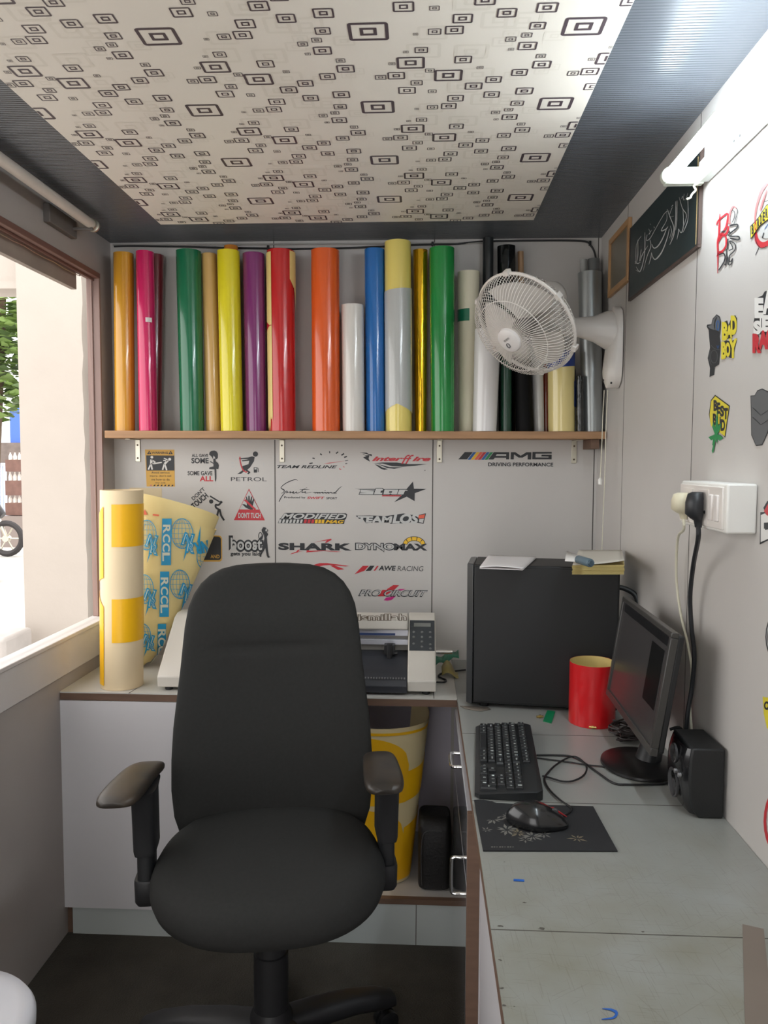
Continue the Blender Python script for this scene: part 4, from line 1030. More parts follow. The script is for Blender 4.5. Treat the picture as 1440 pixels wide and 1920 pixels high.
plug('power_plug', 'black power plug with a thick black cord hanging down', yp1, 1.405, 1.335, mat('plug_black', (38, 40, 44), 0.45), [onX(1300, 1060, 0.575), onX(1294, 1120, 0.585), onX(1297, 1180, 0.592), onX(1302, 1230, 0.594), onX(1297, 1290, 0.594), onX(1289, 1340, 0.585), onX(1285, 1390, 0.582)], 0.0048, 0)
plug('adapter_plug', 'cream plug at the far socket with a thin pale cord', yp2, 1.400, 1.345, mat('plug_cream', (212, 204, 178), 0.45), [onX(1271, 1010, 0.58), onX(1268, 1080, 0.59), onX(1276, 1150, 0.597), onX(1290, 1210, 0.599), onX(1297, 1260, 0.599), onX(1293, 1310, 0.599), onX(1297, 1372, 0.599)], 0.003, 0)
# ------------------------------------------------------------------ counter along the back wall
M_top = mat('white_laminate_top', (206, 204, 198), 0.3, noise=0.05, nscale=5)
M_panel = mat('white_cabinet_panel', (216, 214, 217), 0.42, noise=0.04, nscale=3)
M_inner = mat('lavender_grey_panel', (216, 210, 222), 0.5)
M_dirt = mat('dark_joint_line', (84, 80, 74), 0.8)
CY, DX = 2.297, 0.109
co = empty('counter_cabinet', (-0.5, 2.53, FL), 'white cabinet counter with brown edges under the back wall', 'cabinet')
ct_ = MB().box((XL + 0.001, CY, ZD - 0.004), (DX - 0.001, YB - 0.001, ZD))
for px in (813,):
    X = onZ(px, 1298, ZD).x; ct_.box((X - 0.001, CY, ZD - 0.001), (X + 0.001, YB - 0.002, ZD + 0.0004), 1)
X = onZ(245, 1299, ZD).x
for q in (0.0,):
    pts = [onZ(240, 1300, ZD + 0.0004), onZ(268, 1283, ZD + 0.0004), onZ(269.5, 1283, ZD + 0.0004), onZ(242, 1300, ZD + 0.0004)]
    ct_.poly(pts, 1)
ct_.build('countertop', [M_top, M_dirt], co)
MB().box((XL + 0.001, CY + 0.001, ZD - 0.026), (DX - 0.001, CY + 0.02, ZD - 0.0042)).build('edge_band', M_edge, co)
DZ0 = onY(125, 1702, CY).z
xd = -0.36
MB().box((onY(112, 1500, CY).x, CY + 0.002, DZ0), (xd, CY + 0.02, ZD - 0.028)).build('door', M_panel, co, bevel=0.001)
MB().box((xd - 0.02, CY + 0.021, 0.10), (xd - 0.002, YB - 0.002, ZD - 0.028)).build('divider', M_inner, co)
MB().box((xd - 0.002, YB - 0.006, 0.10), (DX, YB - 0.001, ZD - 0.028)).build('back_panel', M_inner, co)
SH = onY(800, 1692, CY).z
MB().box((xd - 0.3, CY + 0.03, SH - 0.014), (DX - 0.002, YB - 0.007, SH)).build('bottom_shelf', mat('shelf_white', (196, 192, 188), 0.45), co)
MB().box((xd - 0.3, CY + 0.012, SH - 0.016), (DX - 0.002, CY + 0.0295, SH + 0.001)).build('shelf_edge', M_edge, co)
kz = min(SH - 0.018, 0.098)
tk = MB().box((onY(137, 1740, CY + 0.015).x, CY + 0.015, FL), (DX - 0.002, CY + 0.0295, kz))
X = onY(780, 1740, CY + 0.015).x; tk.box((X - 0.0012, CY + 0.0145, FL), (X + 0.0012, CY + 0.016, kz), 1)
tk.build('kickboard', [mat('kick_grey', (190, 196, 194), 0.45), M_dirt], co)
MB().box((onY(118, 1730, CY + 0.02).x, CY + 0.021, FL), (onY(136, 1730, CY + 0.02).x, CY + 0.06, DZ0 + 0.02)).build('corner_post', M_edge, co)
MB().box((XL + 0.002, CY + 0.03, 0.08), (XL + 0.02, YB - 0.002, ZD - 0.028)).build('side_panel', M_panel, co)

# ------------------------------------------------------------------ desk along the right wall
def deskmat():
    m = mat('scratched_white_top', (148, 150, 146), 0.3)
    nt = m.node_tree; b = nt.nodes['Principled BSDF']; L = nt.links.new
    tc = nt.nodes.new('ShaderNodeTexCoord')
    def nd(t): return nt.nodes.new(t)
    sep = nd('ShaderNodeSeparateXYZ'); L(tc.outputs['Object'], sep.inputs[0])
    wear = nd('ShaderNodeMapRange'); wear.inputs['From Min'].default_value = 0.45; wear.inputs['From Max'].default_value = -0.25; L(sep.outputs['Y'], wear.inputs['Value'])
    col = None; prev = rgb((148, 150, 146))
    mixes = []
    base = nd('ShaderNodeRGB'); base.outputs[0].default_value = prev; cur = base.outputs[0]
    n0 = nd('ShaderNodeTexNoise'); n0.inputs['Scale'].default_value = 9; n0.inputs['Detail'].default_value = 6; L(tc.outputs['Object'], n0.inputs['Vector'])
    mr = nd('ShaderNodeMapRange'); mr.inputs['From Min'].default_value = 0.3; mr.inputs['From Max'].default_value = 0.72; L(n0.outputs['Fac'], mr.inputs['Value'])
    mu = nd('ShaderNodeMath'); mu.operation = 'MULTIPLY'; L(mr.outputs[0], mu.inputs[0]); L(wear.outputs[0], mu.inputs[1])
    mx = nd('ShaderNodeMix'); mx.data_type = 'RGBA'; L(mu.outputs[0], mx.inputs[0]); L(cur, mx.inputs[6]); mx.inputs[7].default_value = rgb((132, 130, 118)); cur = mx.outputs[2]
    for ang, sc, th in ((0.05, (14, 420, 1), 0.63), (1.1, (10, 380, 1), 0.66), (-0.6, (12, 360, 1), 0.66), (1.52, (16, 440, 1), 0.62), (0.45, (7, 260, 1), 0.7)):
        mp = nd('ShaderNodeMapping'); mp.inputs['Rotation'].default_value = (0, 0, ang); mp.inputs['Scale'].default_value = sc; L(tc.outputs['Object'], mp.inputs['Vector'])
        # rotate first, then stretch into long thin scratches
        mp2 = nd('ShaderNodeMapping'); mp2.inputs['Rotation'].default_value = (0, 0, ang); mp.inputs['Rotation'].default_value = (0, 0, 0); L(tc.outputs['Object'], mp2.inputs['Vector']); L(mp2.outputs[0], mp.inputs['Vector'])
        n = nd('ShaderNodeTexNoise'); n.inputs['Scale'].default_value = 1.0; n.inputs['Detail'].default_value = 2.0; L(mp.outputs[0], n.inputs['Vector'])
        r = nd('ShaderNodeMapRange'); r.inputs['From Min'].default_value = th; r.inputs['From Max'].default_value = th + 0.05; L(n.outputs['Fac'], r.inputs['Value'])
        m2 = nd('ShaderNodeMath'); m2.operation = 'MULTIPLY'; L(r.outputs[0], m2.inputs[0]); L(wear.outputs[0], m2.inputs[1])
        m3 = nd('ShaderNodeMath'); m3.operation = 'MULTIPLY'; L(m2.outputs[0], m3.inputs[0]); m3.inputs[1].default_value = 0.3
        mx = nd('ShaderNodeMix'); mx.data_type = 'RGBA'; L(m3.outputs[0], mx.inputs[0]); L(cur, mx.inputs[6]); mx.inputs[7].default_value = rgb((104, 100, 90)); cur = mx.outputs[2]
    L(cur, b.inputs['Base Color'])
    return m
M_desk = deskmat()
de = empty('computer_desk', (0.36, 1.3, FL), 'long white desk with worn top along the right wall', 'desk')
dt = MB().box((DX, 0.35, ZD - 0.004), (XR - 0.001, YB - 0.001, ZD))
for py in (1375, 1501, 1741):
    a = onZ(884, py, ZD + 0.0004); y = a.y
    dt.box((DX, y - 0.0009, ZD - 0.002), (XR - 0.002, y + 0.0009, ZD + 0.0004), 1)
def blot(px, py, r, seed):
    c = onZ(px, py, ZD + 0.0005); q = random.Random(seed)
    dt.poly([c + Vector((cos(a) * r * q.uniform(0.5, 1.4), sin(a) * r * q.uniform(0.3, 0.8), 0)) for a in [2 * pi * k / 9 for k in range(9)]], 1)
for i, (u, v, r) in enumerate(((938, 1736, 0.004), (1016, 1741, 0.006), (983, 1692, 0.003), (946, 1616, 0.0018), (938, 1800, 0.0028), (941, 1853, 0.003), (945, 1885, 0.003), (964, 1887, 0.0016), (1206, 1747, 0.003), (1425, 1606, 0.002))):
    blot(u, v, r, i)
top = dt.build('desktop', [M_desk, M_dirt], de)
MB().box((DX + 0.0005, 0.351, ZD - 0.03), (DX + 0.02, CY - 0.001, ZD - 0.0042)).build('edge_band', M_edge, de)
YP = onX(874, 1700, 0.10).y
M_gloss = mat('glossy_grey_front', (176, 178, 184), 0.1, coat=1.0)
dz = ZD - 0.031
dr = MB().box((0.1, YP + 0.002, 0.555), (0.118, CY - 0.003, dz)).build('drawer', M_gloss, de, bevel=0.0015)
do = MB().box((0.1, YP + 0.002, 0.0), (0.118, CY - 0.003, 0.549)).build('cabinet_door', M_gloss, de, bevel=0.0015)
MB().box((DX - 0.009, YP - 0.018, FL), (DX + 0.018, YP + 0.0005, dz)).build('post', M_edge, de, bevel=0.001)
def dhandle(parent, p0, p1, out):
    p0, p1 = Vector(p0), Vector(p1); o = Vector((-out, 0, 0)); d_ = (p1 - p0).normalized() * 0.012
    MB().tube(smoothpts([p0, p0 + o * 0.75, p0 + o + d_, p1 + o - d_, p1 + o * 0.75, p1], 5), 0.0045, 10).build('handle', M_chrome, parent)
hy, hz = 1.96, 0.694
dhandle(dr, (0.1, hy - 0.046, hz), (0.1, hy + 0.046, hz), 0.022)
hz0, hz1 = 0.392, 0.484
dhandle(do, (0.1, 1.865, hz0), (0.1, 1.865, hz1), 0.022)
MB().box((0.130, 0.36, FL), (0.142, YP - 0.019, ZD - 0.031)).build('side_panel', M_panel, de)
MB().box((0.119, CY - 0.02, FL), (XR - 0.001, CY, ZD - 0.031)).build('back_divider', M_panel, de)
MB().box((0.119, YP - 0.017, FL), (XR - 0.002, YP, ZD - 0.031)).build('cabinet_end', M_panel, de)
a, b, c_, e_ = [onZ(u, v, ZD + 0.0012) for u, v in ((1392, 1733), (1432, 1742), (1452, 1935), (1397, 1935))]
tag(MB().prism([(a.x, a.y), (b.x, b.y), (c_.x, c_.y), (e_.x, e_.y)], lambda x, y, d: Vector((x, y, d)), ZD + 0.0004, ZD + 0.0016).build('tape_strip', mat('brown_tape', (122, 110, 100), 0.4, noise=0.1)), 'flat brown strip lying on the desk at the right edge', 'strip')
bt = [onZ(u, v, ZD + 0.001) for u, v in ((963, 1648), (983, 1649), (983, 1652.5), (963, 1651.5))]
tag(MB().prism([(p.x, p.y) for p in bt], lambda x, y, d: Vector((x, y, d)), ZD + 0.0004, ZD + 0.0012).build('tape_scrap', mat('blue_tape', (34, 92, 176), 0.4)), 'tiny straight blue vinyl scrap on the desk below the mouse pad', 'scrap', 'blue scraps on the desk')
dd = Decal(lambda u, v, l: onZ(u, v, ZD + 0.0008)); dd.line([(1129, 1891), (1146, 1893), (1156, 1899), (1150, 1908), (1128, 1911)], [1, 4, 6, 4, 1.5], 0, 0, smooth=5)
tag(dd.build('vinyl_scrap', MATS['blue_tape'], smooth=False), 'curved blue vinyl sliver near the front of the desk', 'scrap', 'blue scraps on the desk')

# ------------------------------------------------------------------ vinyl cutter on the counter
M_cut = mat('cutter_ivory', (216, 210, 200), 0.4, noise=0.03)
M_cutd = mat('cutter_charcoal', (52, 54, 60), 0.4)
cx0, cx1 = onZ(299, 1292, ZD).x, onZ(817, 1297, ZD).x
vc = empty('vinyl_cutter', ((cx0 + cx1) / 2, 2.52, ZD), 'ivory and charcoal vinyl cutter on the counter behind the chair', 'vinyl cutter')
YQ = -0.075
def capprof():
    return [(2.397, ZD + 0.012), (2.394, ZD + 0.046), (2.41, ZD + 0.062), (2.572, ZD + 0.198), (2.60, ZD + 0.207), (2.655, ZD + 0.207), (2.66, ZD + 0.01)]
wcap = (onZ(816, 1297, ZD).x - onZ(763, 1297, ZD).x)
for a, b in ((cx0, cx0 + wcap * 0.86), (cx1 - wcap, cx1)):
    MB().prism(capprof(), lambda y, z_, d: Vector((d, y, z_)), a, b).build('end_cap', M_cut, vc, bevel=0.004, seg=3)
ex0, ex1 = cx0 + wcap * 0.86 + 0.001, cx1 - wcap - 0.001
# front slope of the right cap carries the keypad
s0_, s1_ = Vector((0, 2.41, ZD + 0.062)), Vector((0, 2.572, ZD + 0.198)); sd = (s1_ - s0_); sn = Vector((0, -sd.z, sd.y)).normalized()
def capf(u, t, off=0.001):      # u 0..1 across the cap, t 0..1 up the slope
    p = s0_ + sd * t + sn * off
    return Vector((cx1 - wcap + wcap * u, p.y, p.z))
kp = MB().add([capf(u, t, o_) for o_ in (0.0, 0.002) for u, t in ((0.05, 0.42), (0.96, 0.42), (0.96, 0.985), (0.05, 0.985))], [(0, 1, 2, 3), (4, 5, 6, 7), (0, 1, 5, 4), (1, 2, 6, 5), (2, 3, 7, 6), (3, 0, 4, 7)]).build('control_panel', mat('keypad_dark', (64, 68, 72), 0.35), vc)
MB().add([capf(u, t, o_) for o_ in (0.002, 0.003) for u, t in ((0.2, 0.86), (0.82, 0.86), (0.82, 0.93), (0.2, 0.93))], [(4, 5, 6, 7), (0, 1, 5, 4), (1, 2, 6, 5), (2, 3, 7, 6), (3, 0, 4, 7)]).build('display', mat('lcd_grey', (128, 130, 126), 0.25), kp)
for u, t in ((0.2, 0.76), (0.5, 0.76), (0.8, 0.76), (0.2, 0.665), (0.5, 0.665), (0.8, 0.665), (0.5, 0.58), (0.2, 0.54), (0.8, 0.53), (0.5, 0.485), (0.8, 0.455)):
    bq = MB(); c = capf(u, t, 0.0022)
    M_ = Matrix.Translation(c) @ sn.to_track_quat('Z', 'Y').to_matrix().to_4x4()
    bq.lathe([(0.0042, -0.001), (0.004, 0.0012), (0.001, 0.0016)], M_, 12); bq.build('button', mat('button_grey', (112, 114, 114), 0.35), kp)
MB().box((ex0, 2.53, ZD + 0.172), (ex1, 2.65, ZD + 0.206)).build('top_cover', M_cut, vc, bevel=0.006, seg=3)
rl_ = MB(); rl_.box((ex0, 2.545, ZD + 0.150), (ex1, 2.60, ZD + 0.170)); rl_.box((ex0, 2.54, ZD + 0.122), (ex1, 2.58, ZD + 0.139))
rl_.build('carriage_rail', mat('rail_aluminium', (196, 196, 204), 0.35, metal=0.4), vc, bevel=0.001)
MB().box((ex0, 2.5435, ZD + 0.152), (onY(741, 1180, 2.543 + YQ).x, 2.546, ZD + 0.159)).build('belt', mat('belt_blue', (44, 64, 110), 0.5), vc)
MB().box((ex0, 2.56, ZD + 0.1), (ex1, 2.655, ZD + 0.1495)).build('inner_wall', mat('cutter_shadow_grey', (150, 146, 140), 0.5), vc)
MB().prism([(2.392, ZD + 0.008), (2.388, ZD + 0.03), (2.40, ZD + 0.05), (2.44, ZD + 0.072), (2.53, ZD + 0.098), (2.655, ZD + 0.1), (2.655, ZD + 0.008)], lambda y, z_, d: Vector((d, y, z_)), ex0, ex1).build('platen', M_cutd, vc, bevel=0.002)
gr = MB()
for i in range(60):
    x = ex1 - 0.008 - i * 0.0085
    gr.box((x - 0.0022, 2.397, ZD + 0.0495), (x + 0.0022, 2.404, ZD + 0.0535))
gr.build('platen_ribs', mat('rib_grey', (120, 120, 122), 0.5), vc)
hx = onY(731, 1208, 2.52 + YQ).x
ch = MB(); ch.box((hx - 0.018, 2.505, ZD + 0.098), (hx + 0.016, 2.539, ZD + 0.128)); ch.lathe([(0.008, -0.03), (0.01, -0.01), (0.009, 0.02)], Matrix.Translation((hx, 2.5, ZD + 0.115)), 14)
ch.lathe([(0.006, -0.006), (0.006, 0.006)], Matrix.Translation((hx + 0.02, 2.503, ZD + 0.104)) @ Matrix.Rotation(pi / 2, 4, 'Y'), 12)
ch.build('cutter_carriage', mat('carriage_black', (40, 40, 42), 0.4), vc, bevel=0.0015)
dl = Decal(lambda u, v, l: onY(u, v, 2.5297 + YQ - 0.0003 * l) - Vector((0, YQ, 0)))
tv = onY(700, 1156, 2.529); 
dl.text('Bismillah', 655, 1151.5, 761, 1163, 0, 0, 0.06); dl.text('Bismillah', 655, 1151.5, 761, 1163, 1, 1, 0.0)
dl.build('name_sticker', [mat('bronze_ink', (112, 98, 84), 0.4), M_cut], vc, smooth=False)
for x in (cx0 + 0.03, cx1 - 0.03):
    MB().lathe([(0.012, 0.0005), (0.014, 0.012)], Matrix.Translation((x, 2.42, ZD)), 14).build('foot', M_black, vc)
    MB().lathe([(0.012, 0.0005), (0.014, 0.012)], Matrix.Translation((x, 2.63, ZD)), 14).build('foot', M_black, vc)
zr = onY(840, 1222, 2.60).z
MB().tube([(ex0, 2.672, zr), (0.105, 2.672, zr)], 0.008, 14).build('media_rod', M_chrome, vc)
vc.location.y += YQ

# ------------------------------------------------------------------ scraps and cable between cutter and tower
def sheet(name, label, cat, rows, m, th=0.0008, group=None):
    mb = MB(); nr, ncol = len(rows), len(rows[0]); vs = [p for r in rows for p in r]
    fs = [(i * ncol + j, i * ncol + j + 1, (i + 1) * ncol + j + 1, (i + 1) * ncol + j) for i in range(nr - 1) for j in range(ncol - 1)]
    mb.add(vs, fs)
    o = mb.build(name, m, angle=80); s = o.modifiers.new('thickness', 'SOLIDIFY'); s.thickness = th
    return tag(o, label, cat, group)
gx0, gx1 = 0.05, 0.13
sheet('vinyl_offcut', 'dark green vinyl offcut between the cutter and the computer tower', 'offcut', [[Vector((gx0 + (gx1 - gx0) * i / 8, 2.635 + 0.03 * k, ZD + 0.012 + 0.006 * k + 0.03 * (i / 8) + 0.006 * sin(i * 1.3 + k))) for i in range(9)] for k in range(3)], mat('offcut_green', (46, 122, 96), 0.3))
sheet('vinyl_offcut', 'crumpled olive yellow offcut in front of the dark green one', 'offcut', [[Vector((0.068 + 0.055 * i / 8, 2.515 + 0.035 * k, ZD + 0.002 + (0.018 + 0.012 * k) * sin(pi * min(1, (i + 1.2) / 8)) )) for i in range(9)] for k in range(3)], mat('offcut_olive', (182, 168, 104), 0.45, noise=0.2))
tag(MB().tube(smoothpts([onZ(818, 1279, ZD + 0.004), onZ(832, 1279, ZD + 0.004), onZ(836, 1275, ZD + 0.004), onZ(822, 1268, ZD + 0.004), onZ(832, 1261, ZD + 0.004), onZ(855, 1258, ZD + 0.004), onZ(873, 1256, ZD + 0.004)]), 0.003, 8).build('short_cable', M_cable), 'short curled black cable between the cutter and the tower', 'cable')

# ------------------------------------------------------------------ standing vinyl rolls at the left of the counter
M_back = mat('cream_release_paper', (232, 210, 172), 0.5, noise=0.04)
M_sq = mat('amber_vinyl', (248, 188, 24), 0.35)
kb = onZ(228, 1280, ZD)
RY = 2.375; kc = onY(229, 1290, RY); rb = 40.5 * 2.34 / F; kt = onY(228, 920, RY - rb)
cb = Vector((kc.x, RY, ZD + 0.0006)); ct = Vector((onY(228, 920, RY).x, RY, kt.z))
m = rollshape(cb, ct, rb, rb, n=64, seam=radians(24), t=0.002)
HH = ct.z - cb.z
def fz(py): return (onY(228, py, RY - rb).z - cb.z) / HH
for ya, yb_ in ((946, 1026), (1124, 1206)):
    bandpatch(m, cb, ct, rb, rb, -95, 18, lambda a: fz(yb_), lambda a: fz(ya), 0.0012, 1, 20)
def wav(a): return 1.0
bandpatch(m, cb, ct, rb, rb, -172, -122, lambda a: fz(1085) + 0.0006 * (a + 122), lambda a: fz(950 - (a + 122) * 0.5), 0.0012, 1, 12)
bandpatch(m, cb, ct, rb, rb, -172, -122, lambda a: fz(1288), lambda a: fz(1140 + (a + 122) * 0.6), 0.0012, 1, 12)
tag(m.build('vinyl_roll', [M_back, M_sq], angle=50), 'tall cream roll with amber squares by the window', 'vinyl roll', 'rolls standing on the counter')
# printed release sheet, loosely rolled into a leaning cone
M_print = mat('pale_yellow_release_paper', (236, 214, 150), 0.5, noise=0.05)
CY0 = 2.61
CB = Vector((onY(244, 1265, CY0).x, CY0, ZD + 0.001)); CT = Vector((onY(315, 950, CY0).x, CY0, onY(318, 945, CY0 - 0.08).z))
def cone(th, t, off=0.0, k=1.0):
    r = (0.05 + 0.13 * max(t, 0.0) ** 0.58) * k
    c = CB.lerp(CT, t)
    tilt = 0.012 * cos(th) * t
    return Vector((c.x + (r + off) * cos(th), c.y + (r * (0.75 - 0.22 * t) + off) * sin(th), c.z - tilt * 3.4 if t > 0 else c.z))
def conesheet(a0, a1, t0, t1, k=1.0, nx=48, ny=16, topf=None):
    rows = []
    for i in range(ny + 1):
        row = []
        for j in range(nx + 1):
            th = a0 + (a1 - a0) * j / nx; t = t0 + (t1 - t0) * i / ny
            if topf: t = t0 + (topf(th) - t0) * i / ny
            row.append(cone(th, t, 0, k))
        rows.append(row)
    return rows
mb = MB()
for rows in (conesheet(radians(-200), radians(12), 0.0, 1.0, topf=lambda th: 0.985 + 0.055 * max(0, -sin(th))), conesheet(radians(-70), radians(40), 0.03, 1.0, 1.045, topf=lambda th: 0.90 + 0.03 * max(0, -sin(th)))):
    nr, ncol = len(rows), len(rows[0]); mb.add([p for r in rows for p in r], [(i * ncol + j, i * ncol + j + 1, (i + 1) * ncol + j + 1, (i + 1) * ncol + j) for i in range(nr - 1) for j in range(ncol - 1)])
def onCone(px, py, off=0.0015):
    th, t = -pi / 2, 0.5
    for _ in range(14):
        u, v = proj(cone(th, t)); e = 1e-3
        ua, va = proj(cone(th + e, t)); ub, vb = proj(cone(th, t + e))
        a, b, c, d_ = (ua - u) / e, (ub - u) / e, (va - v) / e, (vb - v) / e
        det = a * d_ - b * c
        if abs(det) < 1e-6: break
        dx, dy = px - u, py - v
        th += max(-0.4, min(0.4, (dx * d_ - b * dy) / det)); t += max(-0.3, min(0.3, (a * dy - dx * c) / det))
        th = max(-pi + 0.05, min(-0.04, th)); t = max(0.01, min(1.03, t))
    return cone(th, t, off + 0.009 * min(1.0, max(0.0, (th + 1.75) / 0.4)))
pr = Decal(lambda u, v, l: onCone(u, v, 0.0012 + 0.0008 * l)); pr.v, pr.f, pr.m = mb.v, mb.f, mb.m
def block(u0, v0, u1, v1, sl, ch=None):
    n = 8
    for i in range(n):
        va, vb = v0 + (v1 - v0) * i / n, v0 + (v1 - v0) * (i + 1) / n; sa, sb_ = sl * (1 - i / n), sl * (1 - (i + 1) / n)
        pr.P([(u0 + sa, va), (u1 + sa, va), (u1 + sb_, vb), (u0 + sb_, vb)], 1, 0)
def rccl(u0, v0, u1, v1, sl, mirror=False):
    block(u0, v0, u1, v1, sl)
    cu = (u0 + u1) / 2
    for i, ch in enumerate('RCCL'):
        v = v0 + (v1 - v0) * (0.22 + 0.2 * i); s = sl * (1 - (0.22 + 0.2 * i))
        pr.text(ch, cu + s - 7, v - 6, cu + s + 7, v + 6, 2, 1, 0.03, rot=90 if mirror else -90, flip=mirror)
def globe(cu, cv, ru, rv, full=True):
    pr.ring(cu, cv, ru, rv, 1.3, 1, 0, 26)
    for k in (0.35, 0.72):
        pr.ring(cu, cv, ru * k, rv, 0.7, 1, 0, 20)
    pr.line([(cu, cv - rv), (cu, cv + rv)], 0.7, 1, 0)
    for k in (-0.66, -0.33, 0, 0.33, 0.66):
        hw = ru * sqrt(1 - k * k)
        pr.line([(cu - hw, cv + rv * k), (cu, cv + rv * k + 1.6 * k), (cu + hw, cv + rv * k)], 0.7, 1, 0)
    tx, ty = cu + ru * 0.1, cv + rv * 0.1
    pr.text('N', tx - 1, ty - 2, tx + 16, ty + rv * 0.66, 1, 1, 0.08, 0.15, rot=-12); pr.text('N', tx, ty - 1, tx + 15, ty + rv * 0.63, 2, 2, 0.02, 0.15, rot=-12); pr.text('N', tx + 1, ty, tx + 14, ty + rv * 0.6, 1, 3, 0.0, 0.15, rot=-12)
    pr.text('R', tx + 6, ty + rv * 0.5, tx + 18, ty + rv * 1.15, 1, 1, 0.08, rot=-12); pr.text('R', tx + 7, ty + rv * 0.55, tx + 17, ty + rv * 1.1, 2, 2, 0.02, rot=-12); pr.text('R', tx + 8, ty + rv * 0.58, tx + 16, ty + rv * 1.06, 1, 3, 0.0, rot=-12)
    pr.P([(tx + 4, ty + rv * 0.9), (tx + 8, ty + rv * 0.95), (tx - 1, ty + rv * 1.75)], 1, 0)
rccl(302, 972, 319, 1059, 3); rccl(297, 1071, 313, 1156, 3); rccl(289, 1169, 303, 1249, 5)
globe(340, 1000, 19, 28); globe(334, 1095, 17, 27); globe(276, 1003, 18, 28); globe(272, 1104, 16, 27)
rccl(396, 995, 407, 1070, 3, True)
for a in ((377, 1045, 12, 22),):
    pr.ring(a[0], a[1], a[2], a[3], 1.3, 1, 0, 24); pr.ring(a[0], a[1], a[2] * 0.5, a[3], 0.7, 1, 0, 20)
    for k in (-0.5, -0.15, 0.2, 0.55): pr.line([(a[0] - a[2] * 0.9, a[1] + a[3] * k), (a[0] + a[2] * 0.9, a[1] + a[3] * k)], 0.7, 1, 0)
    pr.text('NR', 362, 1016, 386, 1036, 1, 1, 0.05, rot=190); pr.P([(366, 1016), (371, 1018), (373, 985)], 1, 0)
globe(267, 1190, 14, 22)
pr.P([(268, 965), (272, 955), (277, 965)], 3, 1); pr.P([(287.5, 963.5), (299, 964.5), (299, 967.5), (287.5, 966.5)], 3, 1)
o = pr.build('printed_sheet', [M_print, M_cy, mat('print_pale', (222, 226, 206), 0.5), mat('print_coral', (226, 104, 78), 0.5)], angle=60, origin=CB)
tag(o, 'loosely rolled cream sheet printed with blue globes, leaning by the cutter', 'printed sheet', 'rolls standing on the counter')

# ------------------------------------------------------------------ inside the open counter bay
YB0 = Vector((onY(712, 1680, 2.45).x, 2.46, SH + 0.001)); YT0 = Vector((onY(712, 1350, 2.45).x, 2.46, onY(716, 1366, 2.34).z))
def ycone(th, t, off=0.0):
    r = 0.098 + 0.062 * t
    c = YB0.lerp(YT0, t)
    return Vector((c.x + (r + off) * cos(th), c.y + (r * 0.78 + off) * sin(th), c.z + 0.035 * t * max(0, sin(th + 0.4))))
mb = MB()
N_ = 64
rows = [[ycone(radians(-200 + 250 * j / N_), i / 14, 0.0) for j in range(N_ + 1)] for i in range(15)]
mb.add([p for r in rows for p in r], [(i * (N_ + 1) + j, i * (N_ + 1) + j + 1, (i + 1) * (N_ + 1) + j + 1, (i + 1) * (N_ + 1) + j) for i in range(14) for j in range(N_)])
def ypatch(a0, a1, lo, hi, n=20, ny=6):
    vs = []
    for i in range(n + 1):
        a = a0 + (a1 - a0) * i / n
        for k in range(ny + 1):
            vs.append(ycone(radians(a), lo(a) + (hi(a) - lo(a)) * k / ny, 0.0015))
    mb.add(vs, [(i * (ny + 1) + k, i * (ny + 1) + k + 1, (i + 1) * (ny + 1) + k + 1, (i + 1) * (ny + 1) + k) for i in range(n) for k in range(ny)], 1)
arc = lambda a: 0.76 + 0.18 * sqrt(max(0, 1 - ((a + 105) / 56) ** 2))
ypatch(-162, -49, lambda a: 0.51 + 0.0003 * (a + 105), arc)
ypatch(-49, 12, lambda a: 0.53 + 0.0006 * (a + 49), lambda a: 0.72 + 0.0006 * (a + 49))
arc2 = lambda a: 0.32 + 0.16 * sqrt(max(0, 1 - ((a + 105) / 56) ** 2))
ypatch(-162, -49, lambda a: 0.02, arc2); ypatch(-49, 12, lambda a: 0.02, lambda a: 0.36 + 0.0012 * (a + 49))
ypatch(-162, 12, lambda a: 0.955, lambda a: 0.972)
o = mb.build('vinyl_roll', [mat('cream_release_b', (226, 206, 160), 0.45), M_sq], angle=60, origin=YB0)
tag(o, 'wide amber and cream roll standing in the open counter bay', 'vinyl roll')
bx0, bx1 = onY(784, 1600, 2.36).x, 0.0985
bag = MB(); rings = []
for t, k, kx in ((0, 0.82, 0.95), (0.03, 0.95, 1), (0.5, 1.0, 1), (0.85, 0.96, 1.0), (0.95, 0.86, 0.97), (1.0, 0.6, 0.88)):
    cxx, cyy = (bx0 + bx1) / 2, 2.43; hx_, hy_ = (bx1 - bx0) / 2 * kx, 0.075 * k
    rings.append([Vector((cxx + hx_ * (abs(cos(a)) ** 0.3) * (1 if cos(a) >= 0 else -1), cyy + hy_ * (abs(sin(a)) ** 0.5) * (1 if sin(a) >= 0 else -1), SH + 0.001 + 0.225 * t)) for a in [2 * pi * j / 32 for j in range(32)]])
bag.rings(rings)
bg_ = bag.build('black_case', mat('case_black', (26, 25, 26), 0.55, bump=0.2, bscale=120), angle=50, origin=((bx0 + bx1) / 2, 2.43, SH))
tag(bg_, 'black bag standing in the open counter bay beside the amber roll', 'bag')
zp = MB(); zp.tube(smoothpts([(bx0 + 0.012, 2.357, SH + 0.02), (bx0 + 0.01, 2.354, SH + 0.12), (bx0 + 0.02, 2.358, SH + 0.19), (bx1 - 0.03, 2.36, SH + 0.195)]), 0.0016, 6)
zp.build('zip', mat('zip_grey', (70, 70, 72), 0.4), bg_)

